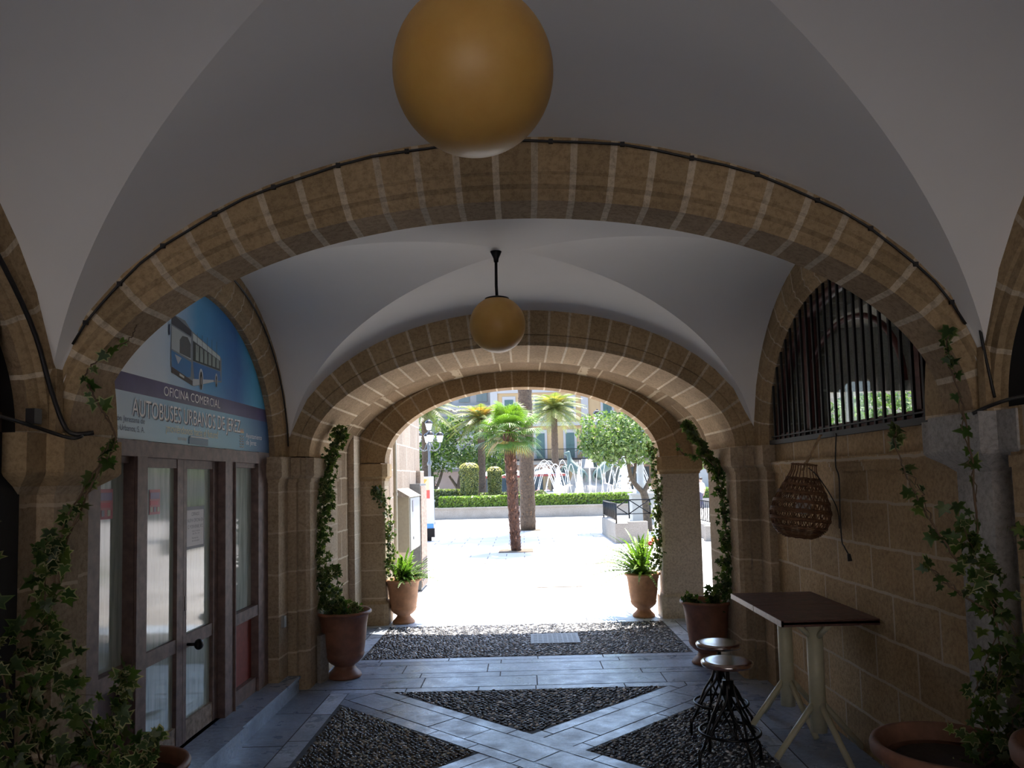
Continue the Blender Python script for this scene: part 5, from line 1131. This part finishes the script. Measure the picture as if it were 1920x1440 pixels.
# ------------------------------------------------------------------ buildings around the plaza
def P(mb, *a, **k): return mb.bx(*a, **k)
simple('ochre_wall', (.34, .24, .13), .9, var=.05, scale=1); simple('pale_wall', (.24, .245, .25), .9, var=.05, scale=1); simple('pink_wall', (.30, .21, .16), .9, var=.06, scale=1); simple('shutter', (.04, .085, .08), .6); simple('trim_white', (.30, .295, .29), .8, var=.03)
g = thing('yellow_building', (8, 78, 0), 'ochre yellow building with balconies and green shutters behind the fountain', 'building')
mb = MB(); mb.bx(-3.2, 22, 78, 84, 3.6, 16); mb.bx(-3.2, 22, 78.6, 84, 0, 3.6); mb.build('wall', 'ochre_wall', g)
mb = MB(); mb.bx(-3.3, 22.1, 77.7, 78.05, 3.35, 3.75); mb.bx(-3.3, 22.1, 77.75, 78.05, 7.35, 7.75); mb.bx(-3.3, 22.1, 77.5, 78.1, 12.0, 12.5)
for x in (-3.2, 6.3, 13.4, 21.4): mb.bx(x, x + .75, 77.85, 78.05, 3.75, 12)
mb.bx(-3.2, 22, 77.9, 78.1, 10.9, 12); mb.build('cornice', 'trim_white', g)
for x in (-1.7, 1.5, 4.6, 8.6, 11.2, 15.6, 18.8):
    for z0, z1 in ((4.0, 6.6), (7.9, 10.2)):
        mb = MB(); mb.bx(x - .25, x + 1.15, 77.92, 78.02, z0 - .05, z1 + .35); w_ = mb.build('window', 'trim_white', g)
        mb = MB(); mb.bx(x, x + .9, 77.88, 77.93, z0, z1); mb.bx(x + .42, x + .48, 77.86, 77.89, z0, z1); mb.bx(x, x + .9, 77.86, 77.89, (z0 + z1) / 2, (z0 + z1) / 2 + .06); mb.build('shutters', 'shutter', w_)
mb = MB(); mb.bx(-3.2, 22, 77.1, 78, 3.75, 3.9)
for k in range(160): mb.bx(-3.2 + k * .157, -3.17 + k * .157, 77.12, 77.15, 3.9, 4.9)
mb.bx(-3.2, 22, 77.1, 77.16, 4.86, 4.92); mb.build('balcony_railing', 'iron', g)
for x in (-2.6, .2, 3.0, 5.8, 8.6, 11.4, 14.2, 17): mb = MB(); mb.bx(x, x + 1.9, 78.5, 78.62, 0, 2.9); mb.build('shop_front', 'window_glass', g)
mb = MB(); mb.bx(-3.2, 22, 78.45, 78.6, 2.9, 3.6); mb.build('fascia', 'pink_wall', g)
g = thing('grey_building', (-14, 84, 0), 'pale grey apartment building with open floors behind the left trees', 'building')
mb = MB(); mb.bx(-30, -3.3, 84, 92, 0, 20); mb.build('wall', 'pale_wall', g)
mb = MB()
for z in (3.2, 6.5, 9.8, 13): mb.bx(-30, -3.3, 83.2, 84.1, z, z + .45)
mb.build('floor_slab', 'trim_white', g)
for x in (-13, -11, -9.0, -7.0, -5.0):
    for z in (4.0, 7.4, 10.7): mb = MB(); mb.bx(x, x + 1.2, 83.9, 84.02, z, z + 1.7); mb.bx(x + .55, x + .65, 83.85, 83.92, z, z + 1.7, 0, (8, 8, 8)); mb.build('window', 'window_glass', g)
mb = MB(); mb.bx(-14, -6.2, 83.8, 84, 0, 2.9); mb.build('ground_floor_wall', 'pink_wall', g)
mb = MB(); mb.bx(-5.6, -4.2, 83.7, 83.9, 0, 2.4); mb.build('shop_front', 'window_glass', g)
g = thing('beige_building', (19, 66, 0), 'pale beige building with arched openings glimpsed right of the free standing pier', 'building')
mb = MB(); mb.bx(13, 40, 66, 72, 0, 14); mb.build('wall', 'facade_stone', g)
for x in (14.2, 16.0, 19.5, 23): 
    mb = MB(); pts = [(x, 65.95, .3), (x + 1.3, 65.95, .3)] + [(x + .65 + .65 * math.cos(PI * k / 12), 65.95, 2.0 + .65 * math.sin(PI * k / 12)) for k in range(13)]; n = len(pts)
    mb.add(pts + [(p[0], 66.1, p[2]) for p in pts], [tuple(range(n))] + [(i, (i + 1) % n, n + (i + 1) % n, n + i) for i in range(n)]); mb.build('window', 'window_glass', g)
# ramp board and drain at the far right slot: sloping white stair flank
mb = MB(); mb.add([(9.9, 44.8, 1.2), (13.5, 44.8, 1.2), (13.5, 44.8, 1.5), (9.3, 44.8, 3.6), (9.3, 44.8, 3.2)], [(0, 1, 2, 3, 4)]); mb.add([(9.9, 45.1, 1.2), (13.5, 45.1, 1.2), (13.5, 45.1, 1.5), (9.3, 45.1, 3.6), (9.3, 45.1, 3.2), (9.9, 44.8, 1.2), (13.5, 44.8, 1.2), (13.5, 44.8, 1.5), (9.3, 44.8, 3.6), (9.3, 44.8, 3.2)], [(4, 3, 2, 1, 0), (0, 1, 6, 5), (1, 2, 7, 6), (2, 3, 8, 7), (3, 4, 9, 8), (4, 0, 5, 9)])
mb.bx(9.9, 13.5, 44.8, 45.1, 0, 1.2); mb.build('stair_flank', 'trim_white', None, None, 'white sloping stair flank beyond the hedge on the right', 'stairs')
